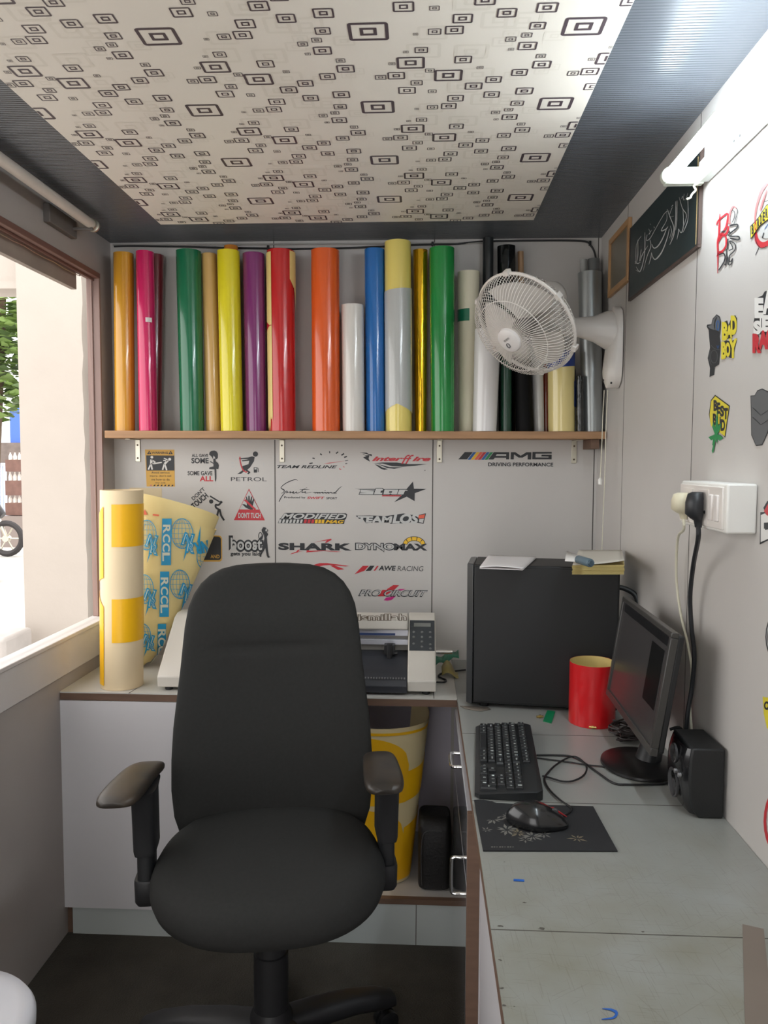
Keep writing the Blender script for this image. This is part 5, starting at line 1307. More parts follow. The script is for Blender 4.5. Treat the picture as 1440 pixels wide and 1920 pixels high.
# ------------------------------------------------------------------ computer tower and things on it
TR = radians(-7)
to = empty('computer_tower', (0.3525, 2.292, ZD), 'large black computer tower standing at the back of the desk', 'computer', rz=TR)
W, Dp, H0, H1 = 0.426, 0.19, 0.012, 0.418
MB().box((-W / 2 + 0.02, -Dp / 2 + 0.002, H0), (W / 2, Dp / 2, H1)).build('case', mat('tower_black', (20, 21, 23), 0.5, bump=0.03, bscale=400), to, bevel=0.003, world=False)
MB().box((-W / 2 + 0.022, -Dp / 2, H0 + 0.006), (W / 2 - 0.004, -Dp / 2 + 0.0035, H1 - 0.006)).build('side_panel', mat('panel_black', (20, 21, 23), 0.5), to, bevel=0.0015, world=False)
fb = MB(); fb.prism([(-W / 2, -Dp / 2 + 0.018), (-W / 2 + 0.019, -Dp / 2), (-W / 2 + 0.019, Dp / 2), (-W / 2, Dp / 2 - 0.018)], lambda x, y, z_: Vector((x, y, z_)), H0 - 0.004, H1 + 0.001)
fb.build('front_bezel', mat('bezel_black', (58, 60, 62), 0.3), to, bevel=0.003, world=False)
for x in (-0.16, 0.16):
    for y in (-0.07, 0.07):
        MB().lathe([(0.013, 0.0003), (0.014, H0)], Matrix.Translation((x, y, 0)), 14).build('foot', M_black, to, world=False)
kn = MB(); kn.tube(smoothpts([(W / 2 - 0.01, -0.03, 0.355), (W / 2 + 0.02, -0.03, 0.352), (W / 2 + 0.05, -0.04, 0.335), (W / 2 + 0.058, -0.055, 0.30), (W / 2 + 0.058, -0.07, 0.24)]), 0.0075, 10)
kn.build('video_cable', M_cable, to, world=False)
zt_ = ZD + H1 + 0.0022
pts = [onZ(u, v, zt_) for u, v in ((899, 1066), (980, 1069.5), (1006, 1046), (916, 1043))]
pa, pb, pc2, pd = pts
def lerp4(s, t): return pa.lerp(pb, s).lerp(pd.lerp(pc2, s), t)
rows = [[lerp4(s / 10, t / 8) + Vector((0, 0, 0.0008 + k * 0.007 * sin(pi * s / 10) * (1 - t / 8) + 0.001 * k)) for s in range(11)] for k in (0,) for t in range(9)]
pm = MB()
for k in (0, 1):
    rows = [[lerp4(s / 10, t / 8) + Vector((0, 0, 0.0006 + k * (0.0035 + 0.004 * sin(pi * s / 10) * (1 - t / 8)))) for s in range(11)] for t in range(9)]
    pm.add([p for r in rows for p in r], [(i * 11 + j, i * 11 + j + 1, (i + 1) * 11 + j + 1, (i + 1) * 11 + j) for i in range(8) for j in range(10)])
o = pm.build('folded_paper', mat('copy_paper', (226, 222, 222), 0.6), angle=80); s_ = o.modifiers.new('thickness', 'SOLIDIFY'); s_.thickness = 0.0006
tag(o, 'folded sheet of white paper on the left of the computer tower', 'paper')
nb = [onZ(u, v, zt_) for u, v in ((1073, 1077), (1170, 1077), (1166, 1049), (1085, 1049))]
nbm = empty('notepad', tuple((nb[0] + nb[2]) / 2), 'thick notepad with yellowed pages on the right of the tower', 'notepad')
q = random.Random(4)
pg = MB()
for k in range(9):
    jx, jy = q.uniform(-0.0016, 0.0016), q.uniform(-0.0016, 0.0016)
    pg.prism([(p.x + jx, p.y + jy) for p in nb], lambda x, y, z_: Vector((x, y, z_)), zt_ + 0.0027 * k, zt_ + 0.0027 * k + 0.0024)
pg.build('pages', mat('old_page_yellow', (196, 176, 112), 0.6, noise=0.15), nbm, smooth=False)
tp = zt_ + 0.0246
rows = [[(nb[0].lerp(nb[1], s / 8)).lerp(nb[3].lerp(nb[2], s / 8), t / 6) + Vector((0, 0, 0.0252 + 0.012 * (s / 8) ** 2 * (1 - t / 6) + 0.004 * t / 6)) for s in range(9)] for t in range(7)]
cv = MB(); cv.add([p for r in rows for p in r], [(i * 9 + j, i * 9 + j + 1, (i + 1) * 9 + j + 1, (i + 1) * 9 + j) for i in range(6) for j in range(8)])
o2 = cv.build('top_page', mat('page_white', (208, 202, 190), 0.6), nbm, angle=80); s_ = o2.modifiers.new('thickness', 'SOLIDIFY'); s_.thickness = 0.0008
wp = [onZ(u, v, tp + 0.004) for u, v in ((1059, 1055), (1090, 1057), (1100, 1050), (1062, 1040))]
sheet('paper_slip', 'small white paper slip poking out left of the notepad', 'paper', [[wp[0] + Vector((0, 0, 0.004)), wp[1] + Vector((0, 0, 0.004))], [wp[3] + Vector((0, 0, 0.01)), wp[2] + Vector((0, 0, 0.004))]], mat('slip_white', (230, 228, 224), 0.6))
pq = onZ(1106, 1053, tp + 0.018)
pe = empty('marker_pen', (pq.x, pq.y, tp + 0.004), 'blue grey marker seen end-on lying on the notepad', 'marker')
Mm = Matrix.Translation((pq.x, pq.y - 0.012, tp + 0.0155)) @ Matrix.Rotation(radians(12), 4, 'Z') @ Matrix.Rotation(-pi / 2, 4, 'X')
MB().lathe([(0.0095, 0.0), (0.011, 0.004), (0.011, 0.075), (0.008, 0.08)], Mm, 18).build('barrel', mat('marker_blue_grey', (92, 112, 124), 0.35), pe)
MB().lathe([(0.006, -0.004), (0.0085, 0.0015)], Mm, 14).build('end_plug', mat('marker_dark', (64, 82, 94), 0.4), pe)

# ------------------------------------------------------------------ red vinyl ring
rc = onZ(1111, 1356, ZD); rr_ = 44.3 * 2.10 / F
RY2 = onZ(1111, 1368, ZD).y + rr_
cR = Vector((onY(1111, 1300, RY2).x, RY2, ZD + 0.0006))
hR = onY(1111, 1252, RY2 - rr_).z - ZD
mb = MB(); n = 72
for off, mi in ((0.0, 0), (-0.0012, 1)):
    vs = []
    for j in range(n + 1):
        a = radians(35) + radians(372) * j / n; r = rr_ + off - 0.003 * j / n
        for z_ in (0, hR):
            vs.append(cR + Vector((r * cos(a), r * sin(a), z_)))
    mb.add(vs, [(2 * j, 2 * j + 2, 2 * j + 3, 2 * j + 1) for j in range(n)], mi)
tag(mb.build('vinyl_coil', [V('coil_red', (206, 26, 32), 0.3, bump=0.0), M_cream], angle=60), 'short coil of bright red vinyl standing open on the desk', 'vinyl roll')

# ------------------------------------------------------------------ monitor, speaker
mo = empty('monitor', (0.52, 1.82, ZD), 'flat black monitor facing left on an oval foot', 'monitor')
Lh, Wm, tilt, myaw = 0.261, 0.43, 0.147, -0.024
mcn = Vector((0.500, 1.80, 0.987))
QM = Matrix.Rotation(myaw, 3, 'Z')
up_ = QM @ Vector((sin(tilt), 0, cos(tilt))); nrm = QM @ Vector((-cos(tilt), 0, sin(tilt))); wv_ = QM @ Vector((0, 1, 0))
ya, yb2 = -Wm / 2, Wm / 2
def mp_(y, h, d): return mcn + up_ * (h - Lh / 2) + nrm * d + wv_ * y
def mbox(mb, y0, y1, h0, h1, d0, d1, mi=0):
    mb.add([mp_(y, h, d) for d in (d0, d1) for y, h in ((y0, h0), (y1, h0), (y1, h1), (y0, h1))], [(0, 1, 2, 3), (4, 5, 6, 7), (0, 1, 5, 4), (1, 2, 6, 5), (2, 3, 7, 6), (3, 0, 4, 7)], mi)
M_bez = mat('monitor_bezel', (62, 60, 58), 0.3)
bz = MB(); t_ = 0.014
mbox(bz, ya, yb2, 0, t_ * 1.2, -0.012, 0.004); mbox(bz, ya, yb2, Lh - t_ * 0.8, Lh, -0.012, 0.004); mbox(bz, ya, ya + t_, t_ * 1.2, Lh - t_ * 0.8, -0.012, 0.004); mbox(bz, yb2 - t_, yb2, t_ * 1.2, Lh - t_ * 0.8, -0.012, 0.004)
bz.build('bezel', M_bez, mo, bevel=0.0015)
sc = MB(); mbox(sc, ya + t_, yb2 - t_, t_ * 1.2, Lh - t_ * 0.8, -0.004, 0.0005)
scr = sc.build('screen', mat('screen_glass', (62, 60, 60), 0.26), mo)
sw_ = MB(); mbox(sw_, ya + 0.035, ya + 0.13, 0.085, 0.215, 0.0006, 0.0009); sw_.build('dark_window', mat('screen_dark', (14, 14, 14), 0.18), scr)
tb_ = MB(); mbox(tb_, ya + t_, yb2 - t_, Lh - 0.034, Lh - 0.0135, 0.0006, 0.0009); tb_.build('title_strip', mat('screen_strip', (22, 22, 24), 0.18), scr)
bk = MB(); mbox(bk, ya + 0.006, yb2 - 0.006, 0.006, Lh - 0.006, -0.026, -0.0125); mbox(bk, ya + 0.09, yb2 - 0.09, 0.02, Lh - 0.06, -0.036, -0.026)
bk.build('back_shell', M_black, mo, bevel=0.003)
bc = Vector((0.512, 1.805, ZD))
ym = 1.81
bs_ = MB(); N_ = 48
prof = [(0.96, 0.0006), (1.0, 0.004), (0.99, 0.009), (0.9, 0.013), (0.3, 0.018), (0.01, 0.02)]
bs_.rings([[bc + Vector((0.086 * k * cos(2 * pi * j / N_), 0.10 * k * sin(2 * pi * j / N_), z_)) for j in range(N_)] for k, z_ in prof])
bs_.build('base', mat('gloss_black', (26, 25, 26), 0.32), mo, angle=50)
MB().tube([(0.535, ym, ZD + 0.012), (0.548, ym, ZD + 0.07), (0.552, ym, ZD + 0.18)], [0.03, 0.024, 0.02], 16).build('neck', M_black, mo)

sp = empty('desktop_speaker', (0.57, 1.60, ZD), 'black desktop speaker against the wall right of the monitor', 'speaker')
sy0 = onZ(1336, 1536, ZD).y; sy1 = sy0 + 0.12
zsp = onX(1362, 1412, 0.603).z
zsp = 0.893
MB().prism([(0.556, ZD + 0.001), (0.545, ZD + 0.018), (0.538, ZD + 0.045), (0.536, ZD + 0.085), (0.538, ZD + 0.12), (0.542, zsp), (XR - 0.006, zsp), (XR - 0.006, ZD + 0.001)], lambda x, z_, y: Vector((x, y, z_)), sy0, sy1).build('cabinet', mat('speaker_black', (30, 31, 32), 0.5, bump=0.05, bscale=300), sp, bevel=0.004, seg=3)
fr2 = MB(); rings = []
for k in range(11):
    t = k / 10; z_ = ZD + 0.006 + (zsp - ZD - 0.01) * t
    x0_ = 0.5365 + 0.016 * (abs(t - 0.55) / 0.55) ** 2.4
    rings.append([Vector((x0_ - 0.012 * sin(pi * j / 12) ** 0.2 if 0 < j < 12 else x0_ + 0.002, sy0 + 0.003 + (sy1 - sy0 - 0.006) * j / 12, z_)) for j in range(13)])
fr2.rings(rings, 0, False); fr2.build('front_baffle', mat('speaker_gloss', (24, 24, 26), 0.2, coat=0.4), sp, angle=60)
for zc, r in ((ZD + 0.05, 0.03), (ZD + 0.112, 0.02)):
    Md = Matrix.Translation((0.5242, (sy0 + sy1) / 2, zc)) @ Matrix.Rotation(-pi / 2, 4, 'Y')
    MB().lathe([(r, -0.003), (r, 0.001), (r * 0.9, 0.0018), (r * 0.82, 0.0), (r * 0.4, -0.004), (r * 0.35, -0.002), (0.001, 0.0)], Md, 28).build('driver', mat('cone_grey', (62, 62, 64), 0.3), sp)
for y, z_ in ((0.018, 0.082), (0.04, 0.082)):
    MB().lathe([(0.005, 0.0), (0.005, 0.006), (0.0035, 0.007)], Matrix.Translation((0.526, sy0 + y, ZD + z_)) @ Matrix.Rotation(-pi / 2, 4, 'Y'), 14).build('knob', mat('knob_silver', (140, 140, 142), 0.3, metal=0.6), sp)

# ------------------------------------------------------------------ keyboard
kbE = empty('keyboard', (0.2018, 1.814, ZD + 0.001), 'black full-size keyboard lying lengthwise on the desk', 'keyboard', rz=radians(-4.2) - pi / 2)
M_kb = mat('keyboard_black', (34, 36, 38), 0.45); M_key = mat('key_black', (40, 42, 44), 0.4); M_leg = mat('key_legend', (190, 196, 194), 0.5)
KW, KD = 0.436, 0.143
def khz(v): return 0.011 + 0.012 * (v + KD / 2) / KD
bmb = MB(); out = [(-KW / 2 + 0.012, -KD / 2), (KW / 2 - 0.012, -KD / 2), (KW / 2, -KD / 2 + 0.01), (KW / 2 - 0.002, KD / 2 - 0.012), (KW / 2 - 0.014, KD / 2), (-KW / 2 + 0.014, KD / 2), (-KW / 2 + 0.002, KD / 2 - 0.012), (-KW / 2, -KD / 2 + 0.01)]
bmb.rings([[Vector((u, v, 0.0006)) for u, v in out], [Vector((u, v, khz(v) - 0.002)) for u, v in out], [Vector((u * 0.985, v * 0.96, khz(v))) for u, v in out]])
bmb.build('body', M_kb, kbE, world=False)
P = 0.0186; U0 = -KW / 2 + 0.0115
R0 = -0.052
rows = []
def row(v, x, keys):
    for k in keys:
        if isinstance(k, tuple): ch, wd = k
        else: ch, wd = k, 1.0
        if ch is not None: rows.append((x + wd * P / 2, v, wd, ch))
        x += wd * P
row(R0, U0, [('Ctrl', 1.25), ('Win', 1.25), ('Alt', 1.25), (' ', 6.25), ('Alt', 1.25), ('Fn', 1.25), ('Ctrl', 1.25)])
row(R0 + P, U0, [('Shift', 2.25)] + list('ZXCVBNM,./') + [('Shift', 1.75 + 0.0)])
row(R0 + 2 * P, U0, [('Caps', 1.75)] + list("ASDFGHJKL;'") + [('Enter', 2.25)])
row(R0 + 3 * P, U0, [('Tab', 1.5)] + list('QWERTYUIOP[]') + [('\\', 1.25)])
row(R0 + 4 * P, U0, list('`1234567890-=') + [('Back', 1.75)])
row(R0 + 5.25 * P, U0, ['Esc', (None, 0.75)] + ['F%d' % i for i in range(1, 5)] + [(None, 0.4)] + ['F%d' % i for i in range(5, 9)] + [(None, 0.4)] + ['F%d' % i for i in range(9, 13)])
UX = U0 + 15.0 * P
row(R0, UX, ['<', 'v', '>']); row(R0 + P, UX + P, ['^']); row(R0 + 3 * P, UX, ['Del', 'End', 'PgD']); row(R0 + 4 * P, UX, ['Ins', 'Hm', 'PgU'])
UN = UX + 3.2 * P
row(R0, UN, [('0', 2), '.']); row(R0 + P, UN, ['1', '2', '3']); row(R0 + 2 * P, UN, ['4', '5', '6']); row(R0 + 3 * P, UN, ['7', '8', '9', '+']); row(R0 + 4 * P, UN, ['Num', '/', '*', '-'])
rows.append((UN + 3.5 * P, R0 + 0.5 * P, 1.0, 'Ent'))
def keymesh(u, v, wd, ch, hgt=1.0):
    kz_ = khz(v); hw, hd = wd * P / 2 - 0.0012, P * hgt / 2 - 0.0012
    k = MB(); k.rings([[Vector((u + a * hw * s, v + b * hd * s, kz_ + z_)) for a, b in ((-1, -1), (1, -1), (1, 1), (-1, 1))] for s, z_ in ((1, -0.001), (0.98, 0.004), (0.84, 0.0072))])
    if ch.strip():
        n = len(ch); hh = 0.0052 if n == 1 else 0.0034; ww = 0.0042 if n == 1 else min(0.0034 * n * 0.8, hw * 1.5)
        d = Decal(lambda x, y, l: Vector((u + x, v - y, kz_ + 0.00745))); d.text(ch, -ww / 2, -hh / 2 - 0.0015, ww / 2, hh / 2 - 0.0015, 0, 0, 0.03)
        k.add(d.v, d.f, 1)
    return k
rows.sort(key=lambda r: -r[0])
rest = MB()
for i, (u, v, wd, ch) in enumerate(rows):
    hg = 2.0 if ch == 'Ent' else 1.0
    k = keymesh(u, v, wd, ch, hg)
    if i < 100: k.build('key', [M_key, M_leg], kbE, smooth=False, world=False)
    else: rest.v, rest.f, rest.m = (rest.v + k.v, rest.f + [tuple(a + len(rest.v) for a in f) for f in k.f], rest.m + k.m)
if rest.v: tag(rest.build('far_keys', [M_key, M_leg], kbE, smooth=False, world=False), None, None, None, 'stuff')

# ------------------------------------------------------------------ mouse and pad
pad = [onZ(u, v, ZD) for u, v in ((889, 1508), (1112, 1514), (1158, 1598), (906, 1597))]
mb = MB(); nx, ny = 26, 12; rows2 = []
for zoff in (0.0004, 0.0028):
    rr2 = []
    for j in range(ny + 1):
        r = []
        for i in range(nx + 1):
            s, t = i / nx, j / ny
            p = pad[3].lerp(pad[2], s).lerp(pad[0].lerp(pad[1], s), t)
            lift = 0.007 * max(0, 1 - ((s - 0.03) / 0.16) ** 2) * max(0, t - 0.6) / 0.4 + 0.0015 * sin(s * 9) * max(0, t - 0.8) / 0.2 * (1 if s < 0.5 else 0)
            r.append(p + Vector((0, 0, zoff + max(0, lift))))
        rr2.append(r)
    rows2.append(rr2)
for k, rr2 in enumerate(rows2):
    W_ = nx + 1
    mb.add([p for r in rr2 for p in r], [((j * W_ + i), (j * W_ + i + 1), ((j + 1) * W_ + i + 1), ((j + 1) * W_ + i)) for j in range(ny) for i in range(nx)])
W_ = nx + 1; nb_ = W_ * (ny + 1)
per = [i for i in range(nx + 1)] + [j * W_ + nx for j in range(1, ny + 1)] + [ny * W_ + i for i in range(nx - 1, -1, -1)] + [j * W_ for j in range(ny - 1, 0, -1)]
mb.f += [(per[i], per[(i + 1) % len(per)], nb_ + per[(i + 1) % len(per)], nb_ + per[i]) for i in range(len(per))]; mb.m += [0] * len(per)
q = random.Random(9)
dz_ = ZD + 0.0031
def leafburst(u, v, n, L, mi):
    c = onZ(u, v, dz_); a0 = q.uniform(0, 6)
    for k in range(n):
        a = a0 + 2 * pi * k / n + q.uniform(-0.15, 0.15); l = L * q.uniform(0.7, 1.15); w2 = l * 0.13
        d_ = Vector((cos(a), sin(a), 0)); e = Vector((-sin(a), cos(a), 0))
        mb.poly([c + d_ * l * 0.15, c + d_ * l * 0.55 + e * w2, c + d_ * l, c + d_ * l * 0.55 - e * w2], mi)
for u, v, n, L, mi in ((925, 1536, 9, 0.022, 1), (952, 1531, 8, 0.018, 1), (950, 1556, 9, 0.026, 1), (972, 1562, 8, 0.018, 2), (998, 1568, 9, 0.022, 1), (1020, 1564, 7, 0.016, 1), (912, 1556, 6, 0.012, 1), (1082, 1572, 7, 0.018, 2), (985, 1574, 6, 0.014, 1)):
    leafburst(u, v, n, L, mi)
for k in range(9):
    p_ = [onZ(921 + 5 * k + a, 1588 + b, dz_) for a, b in ((0, 0.8), (3.6 - (k % 3), 0.8), (3.6 - (k % 3), -0.8), (0, -0.8))]
    mb.poly(p_, 1)
tag(mb.build('mouse_pad', [mat('pad_black', (30, 31, 34), 0.75), mat('pad_print_grey', (112, 110, 104), 0.7), mat('pad_print_brown', (118, 108, 88), 0.7)], angle=50), 'black mouse pad printed with pale leaves on the desk', 'mouse pad')
mc = onZ(1008, 1546, ZD + 0.003); mc.z = ZD + 0.0031
ms = empty('computer_mouse', tuple(mc), 'black computer mouse with a red side trim on the pad', 'mouse', rz=radians(-8))
def mrow(k, z_): return k, z_
prof = [(0.92, 0.0), (1.0, 0.004), (1.0, 0.012), (0.96, 0.02), (0.86, 0.028), (0.70, 0.036), (0.44, 0.0425), (0.05, 0.0445)]
rg = []
for k, z_ in prof:
    ring = []
    for j in range(40):
        a = 2 * pi * j / 40; x, y = cos(a), sin(a)
        ww = 0.033 * (1 - 0.12 * cos(2 * a)) * (0.92 if x > 0.3 else 1)
        zz = z_ * (1 - 0.42 * max(0, x * k * 0.9) ** 1.4)
        ring.append(Vector((0.06 * x * k - 0.006 * (z_ / 0.04), ww * y * k, zz)))
    rg.append(ring)
MB().rings(rg).build('body', mat('mouse_black', (26, 27, 29), 0.25, coat=0.4), ms, world=False, angle=70)
MB().tube([(0.056, 0.010, 0.016), (0.03, 0.029, 0.022), (0.0, 0.033, 0.019), (-0.02, 0.031, 0.012)], [0.001, 0.003, 0.003, 0.001], 8).build('side_trim', mat('mouse_red', (150, 24, 30), 0.3), ms, world=False)
MB().lathe([(0.006, -0.0035), (0.0075, -0.002), (0.0075, 0.002), (0.006, 0.0035)], Matrix.Translation((0.032, 0, 0.028)) @ Matrix.Rotation(pi / 2, 4, 'X'), 16).build('scroll_wheel', mat('wheel_grey', (60, 60, 62), 0.5), ms, world=False)
def dk(l, z_=0.003): return smoothpts([onZ(u, v, ZD + z_) for u, v in l])
mo_c = dk([(1052, 1532), (1072, 1517), (1050, 1500), (1030, 1480), (1021, 1462), (1026, 1450), (1045, 1432), (1070, 1419), (1086, 1422), (1100, 1438), (1094, 1454), (1075, 1464), (1055, 1465), (1030, 1458), (1017, 1455)], 0.0052)
tag(MB().tube(mo_c, 0.0021, 8).build('mouse_cable', M_cable), 'thin black mouse cable looping between keyboard and pad', 'cable')
kc_ = dk([(1006, 1416), (1040, 1416), (1070, 1418), (1092, 1428), (1120, 1448), (1150, 1468), (1180, 1471), (1240, 1470), (1256, 1466)])
tag(MB().tube(kc_, 0.0024, 8).build('keyboard_cable', M_cable), 'black keyboard cable curving past the monitor foot', 'cable')
tag(MB().tube(dk([(1006, 1421), (1060, 1428), (1100, 1434), (1130, 1437), (1136, 1438)]), 0.0018, 8).build('short_lead', M_cable), 'thin black lead running to the front of the monitor foot', 'cable')
sl_ = [onZ(1252, 1466, ZD + 0.003), onZ(1262, 1480, ZD + 0.003), onZ(1276, 1489, ZD + 0.004)]
tag(MB().tube(smoothpts(sl_), 0.0016, 8).build('speaker_lead', M_cable), 'short thin black lead running into the speaker', 'cable')
# tangle of cords under the screen
q = random.Random(12)
tg_ = MB()
c0 = onZ(1176, 1384, ZD)
for k in range(7):
    pts = []
    for i in range(9):
        pts.append(Vector((c0.x + 0.035 * sin(i * 1.7 + k) + q.uniform(-0.01, 0.01), c0.y + 0.045 * cos(i * 1.1 + k * 1.3) + q.uniform(-0.015, 0.015), ZD + 0.004 + 0.0045 * k + q.uniform(0, 0.006))))
    tg_.tube(smoothpts(pts, 4), 0.0024, 6)
tag(tg_.build('cord_bundle', mat('cord_brown_black', (46, 38, 38), 0.5)), 'bundle of tangled dark cords behind the monitor foot', 'cables')
tag(MB().tube(smoothpts([(0.563, 1.745, ZD + 0.11), (0.585, 1.735, ZD + 0.115), (0.598, 1.715, ZD + 0.07), (0.597, 1.70, ZD + 0.004)]), 0.0035, 8).build('upper_cable', M_cable), 'thicker black cord arching behind the monitor beside the speaker', 'cable')
tag(MB().tube(smoothpts([(0.562, 1.72, ZD + 0.08), (0.578, 1.712, ZD + 0.088), (0.586, 1.70, ZD + 0.05), (0.584, 1.692, ZD + 0.004)]), 0.003, 8).build('lower_cable', M_cable), 'thinner black cord arching just below another behind the monitor', 'cable')
gt_ = [onZ(u, v, ZD + 0.0015) for u, v in ((1018, 1352), (1034, 1356), (1041, 1334), (1026, 1332))]
tag(MB().prism([(p.x, p.y) for p in gt_], lambda x, y, d: Vector((x, y, d)), ZD + 0.0005, ZD + 0.002).build('tape_tab', mat('tab_green', (18, 132, 84), 0.35)), 'small bright green tape tab at the foot of the tower', 'tape')
def screw(px, py, lab, name, ang):
    c = onZ(px, py, ZD); e = empty(name, tuple(c), lab, 'connector')
    Mq = Matrix.Translation((c.x, c.y, ZD + 0.0052)) @ Matrix.Rotation(ang, 4, 'Z') @ Matrix.Rotation(pi / 2, 4, 'Y')
    MB().lathe([(0.0035, -0.009), (0.0035, -0.002), (0.005, -0.002), (0.005, 0.003), (0.003, 0.003), (0.003, 0.010)], Mq, 12).build('body', mat('brass', (206, 178, 112), 0.25, metal=0.9), e)
screw(1111, 1367, 'tiny brass connector in front of the red vinyl coil', 'connector', -0.3)
screw(1012, 1347, 'tiny metal connector beside the green tape tab', 'connector', 0.2)
cl = onZ(890, 1330, ZD)
sheet('cloth_scrap', 'flat grey brown scrap under the front corner of the tower', 'scrap', [[onZ(u, v, ZD + 0.001) for u, v in r] for r in (((862, 1324), (880, 1324), (915, 1326)), ((872, 1329), (895, 1331), (920, 1330)), ((893, 1333), (902, 1334), (912, 1332)))], mat('scrap_grey_brown', (120, 112, 102), 0.7))
# ------------------------------------------------------------------ office chair
CR = radians(10)
chr_ = empty('office_chair', (-0.36, 1.79, FL), 'black fabric office chair with armrests in front of the counter', 'chair', rz=CR)
M_fab = mat('black_fabric', (47, 47, 46), 0.92, noise=0.1, nscale=120, bump=0.12, bscale=900, spec=0.2)
M_pl = mat('chair_plastic', (34, 34, 36), 0.5, bump=0.04, bscale=300)
M_pad = mat('arm_pad_black', (44, 42, 40), 0.38, noise=0.25, nscale=14, col2=(66, 56, 46))
def up(mb, d=0.0):
    mb.v = [p + Vector((0, 0, d - FL)) for p in mb.v]; return mb
def sgp(v, e): return (abs(v) ** e) * (1 if v >= 0 else -1)
# backrest: rings from bottom to top, gently curved
bk = MB(); rg = []
HW = [(0.475, 0.228), (0.50, 0.244), (0.55, 0.258), (0.62, 0.264), (0.70, 0.263), (0.78, 0.258), (0.86, 0.249), (0.93, 0.241), (0.985, 0.236), (1.03, 0.232), (1.08, 0.224), (1.11, 0.212), (1.135, 0.195), (1.155, 0.172), (1.17, 0.142), (1.178, 0.105), (1.1815, 0.055)]
def interp(tab, z_):
    for (a, b), (c, d) in zip(tab, tab[1:]):
        if a <= z_ <= c: return b + (d - b) * (z_ - a) / (c - a)
    return tab[-1][1]
zs = []
for (a, b), (c, d) in zip(HW, HW[1:]):
    for k in range(4): zs.append(a + (c - a) * k / 4)
zs.append(HW[-1][0])
def ycen(z_): return 0.215 + 0.075 * ((z_ - 0.62) / 0.55) ** 2 * (1 if z_ > 0.62 else 0.3) + 0.02 * max(0, (z_ - 0.98) / 0.2) - (-0.0)
for z_ in zs:
    hw = interp(HW, z_); th = 0.036 * min(1.0, (hw / 0.2) ** 0.6)
    gro = 0.011 * math.exp(-((z_ - 0.975) / 0.009) ** 2)
    r = []
    for j in range(64):
        a = 2 * pi * j / 64; x = hw * 0.982 * sgp(cos(a), 0.72) + 0.005; y = th * sgp(sin(a), 0.62)
        curve = 0.05 * (abs(x) / 0.25) ** 2
        front = 1 if sin(a) < 0 else 0
        gx = math.exp(-(x / 0.15) ** 4)
        r.append(Vector((x, ycen(z_) + y - curve * (1 if front else 0.7) + front * (gro * gx - 0.012 * math.exp(-((z_ - 1.05) / 0.05) ** 2) * (1 - (x / 0.26) ** 2) - 0.012 * math.exp(-((z_ - 0.72) / 0.12) ** 2) * (1 - (x / 0.27) ** 2)), z_)))
    rg.append(r)
bk.rings(rg); up(bk).build('backrest', M_fab, chr_, world=False, angle=70)
# seat cushion
st = MB(); rg = []
def seatpt(k, z_, a):
    x = 0.274 * sgp(cos(a), 0.72); y = 0.25 * sgp(sin(a), 0.68)
    if y < 0: y *= 1.02
    x *= 1 - 0.10 * max(0, y / 0.245) - 0.06 * max(0, -y / 0.245) ** 2
    wat = -0.022 * max(0, (-y - 0.08) / 0.17) ** 2 + 0.01 * max(0, y / 0.245) ** 2
    return Vector((x * k, y * k - 0.005, z_ + wat * k))
for k, z_ in ((0.80, 0.452), (0.92, 0.453), (0.975, 0.462), (1.0, 0.482), (0.995, 0.503), (0.965, 0.522), (0.90, 0.536), (0.78, 0.544), (0.6, 0.545), (0.35, 0.542), (0.03, 0.54)):
    rg.append([seatpt(k, z_, 2 * pi * j / 64) for j in range(64)])
st.rings(rg); up(st).build('seat', M_fab, chr_, world=False, angle=70)
sp_ = MB(); sp_.rings([[seatpt(k, z_, 2 * pi * j / 48) for j in range(48)] for k, z_ in ((0.7, 0.438), (0.86, 0.442), (0.88, 0.452), (0.5, 0.453))]); up(sp_).build('seat_shell', M_pl, chr_, world=False, angle=60)
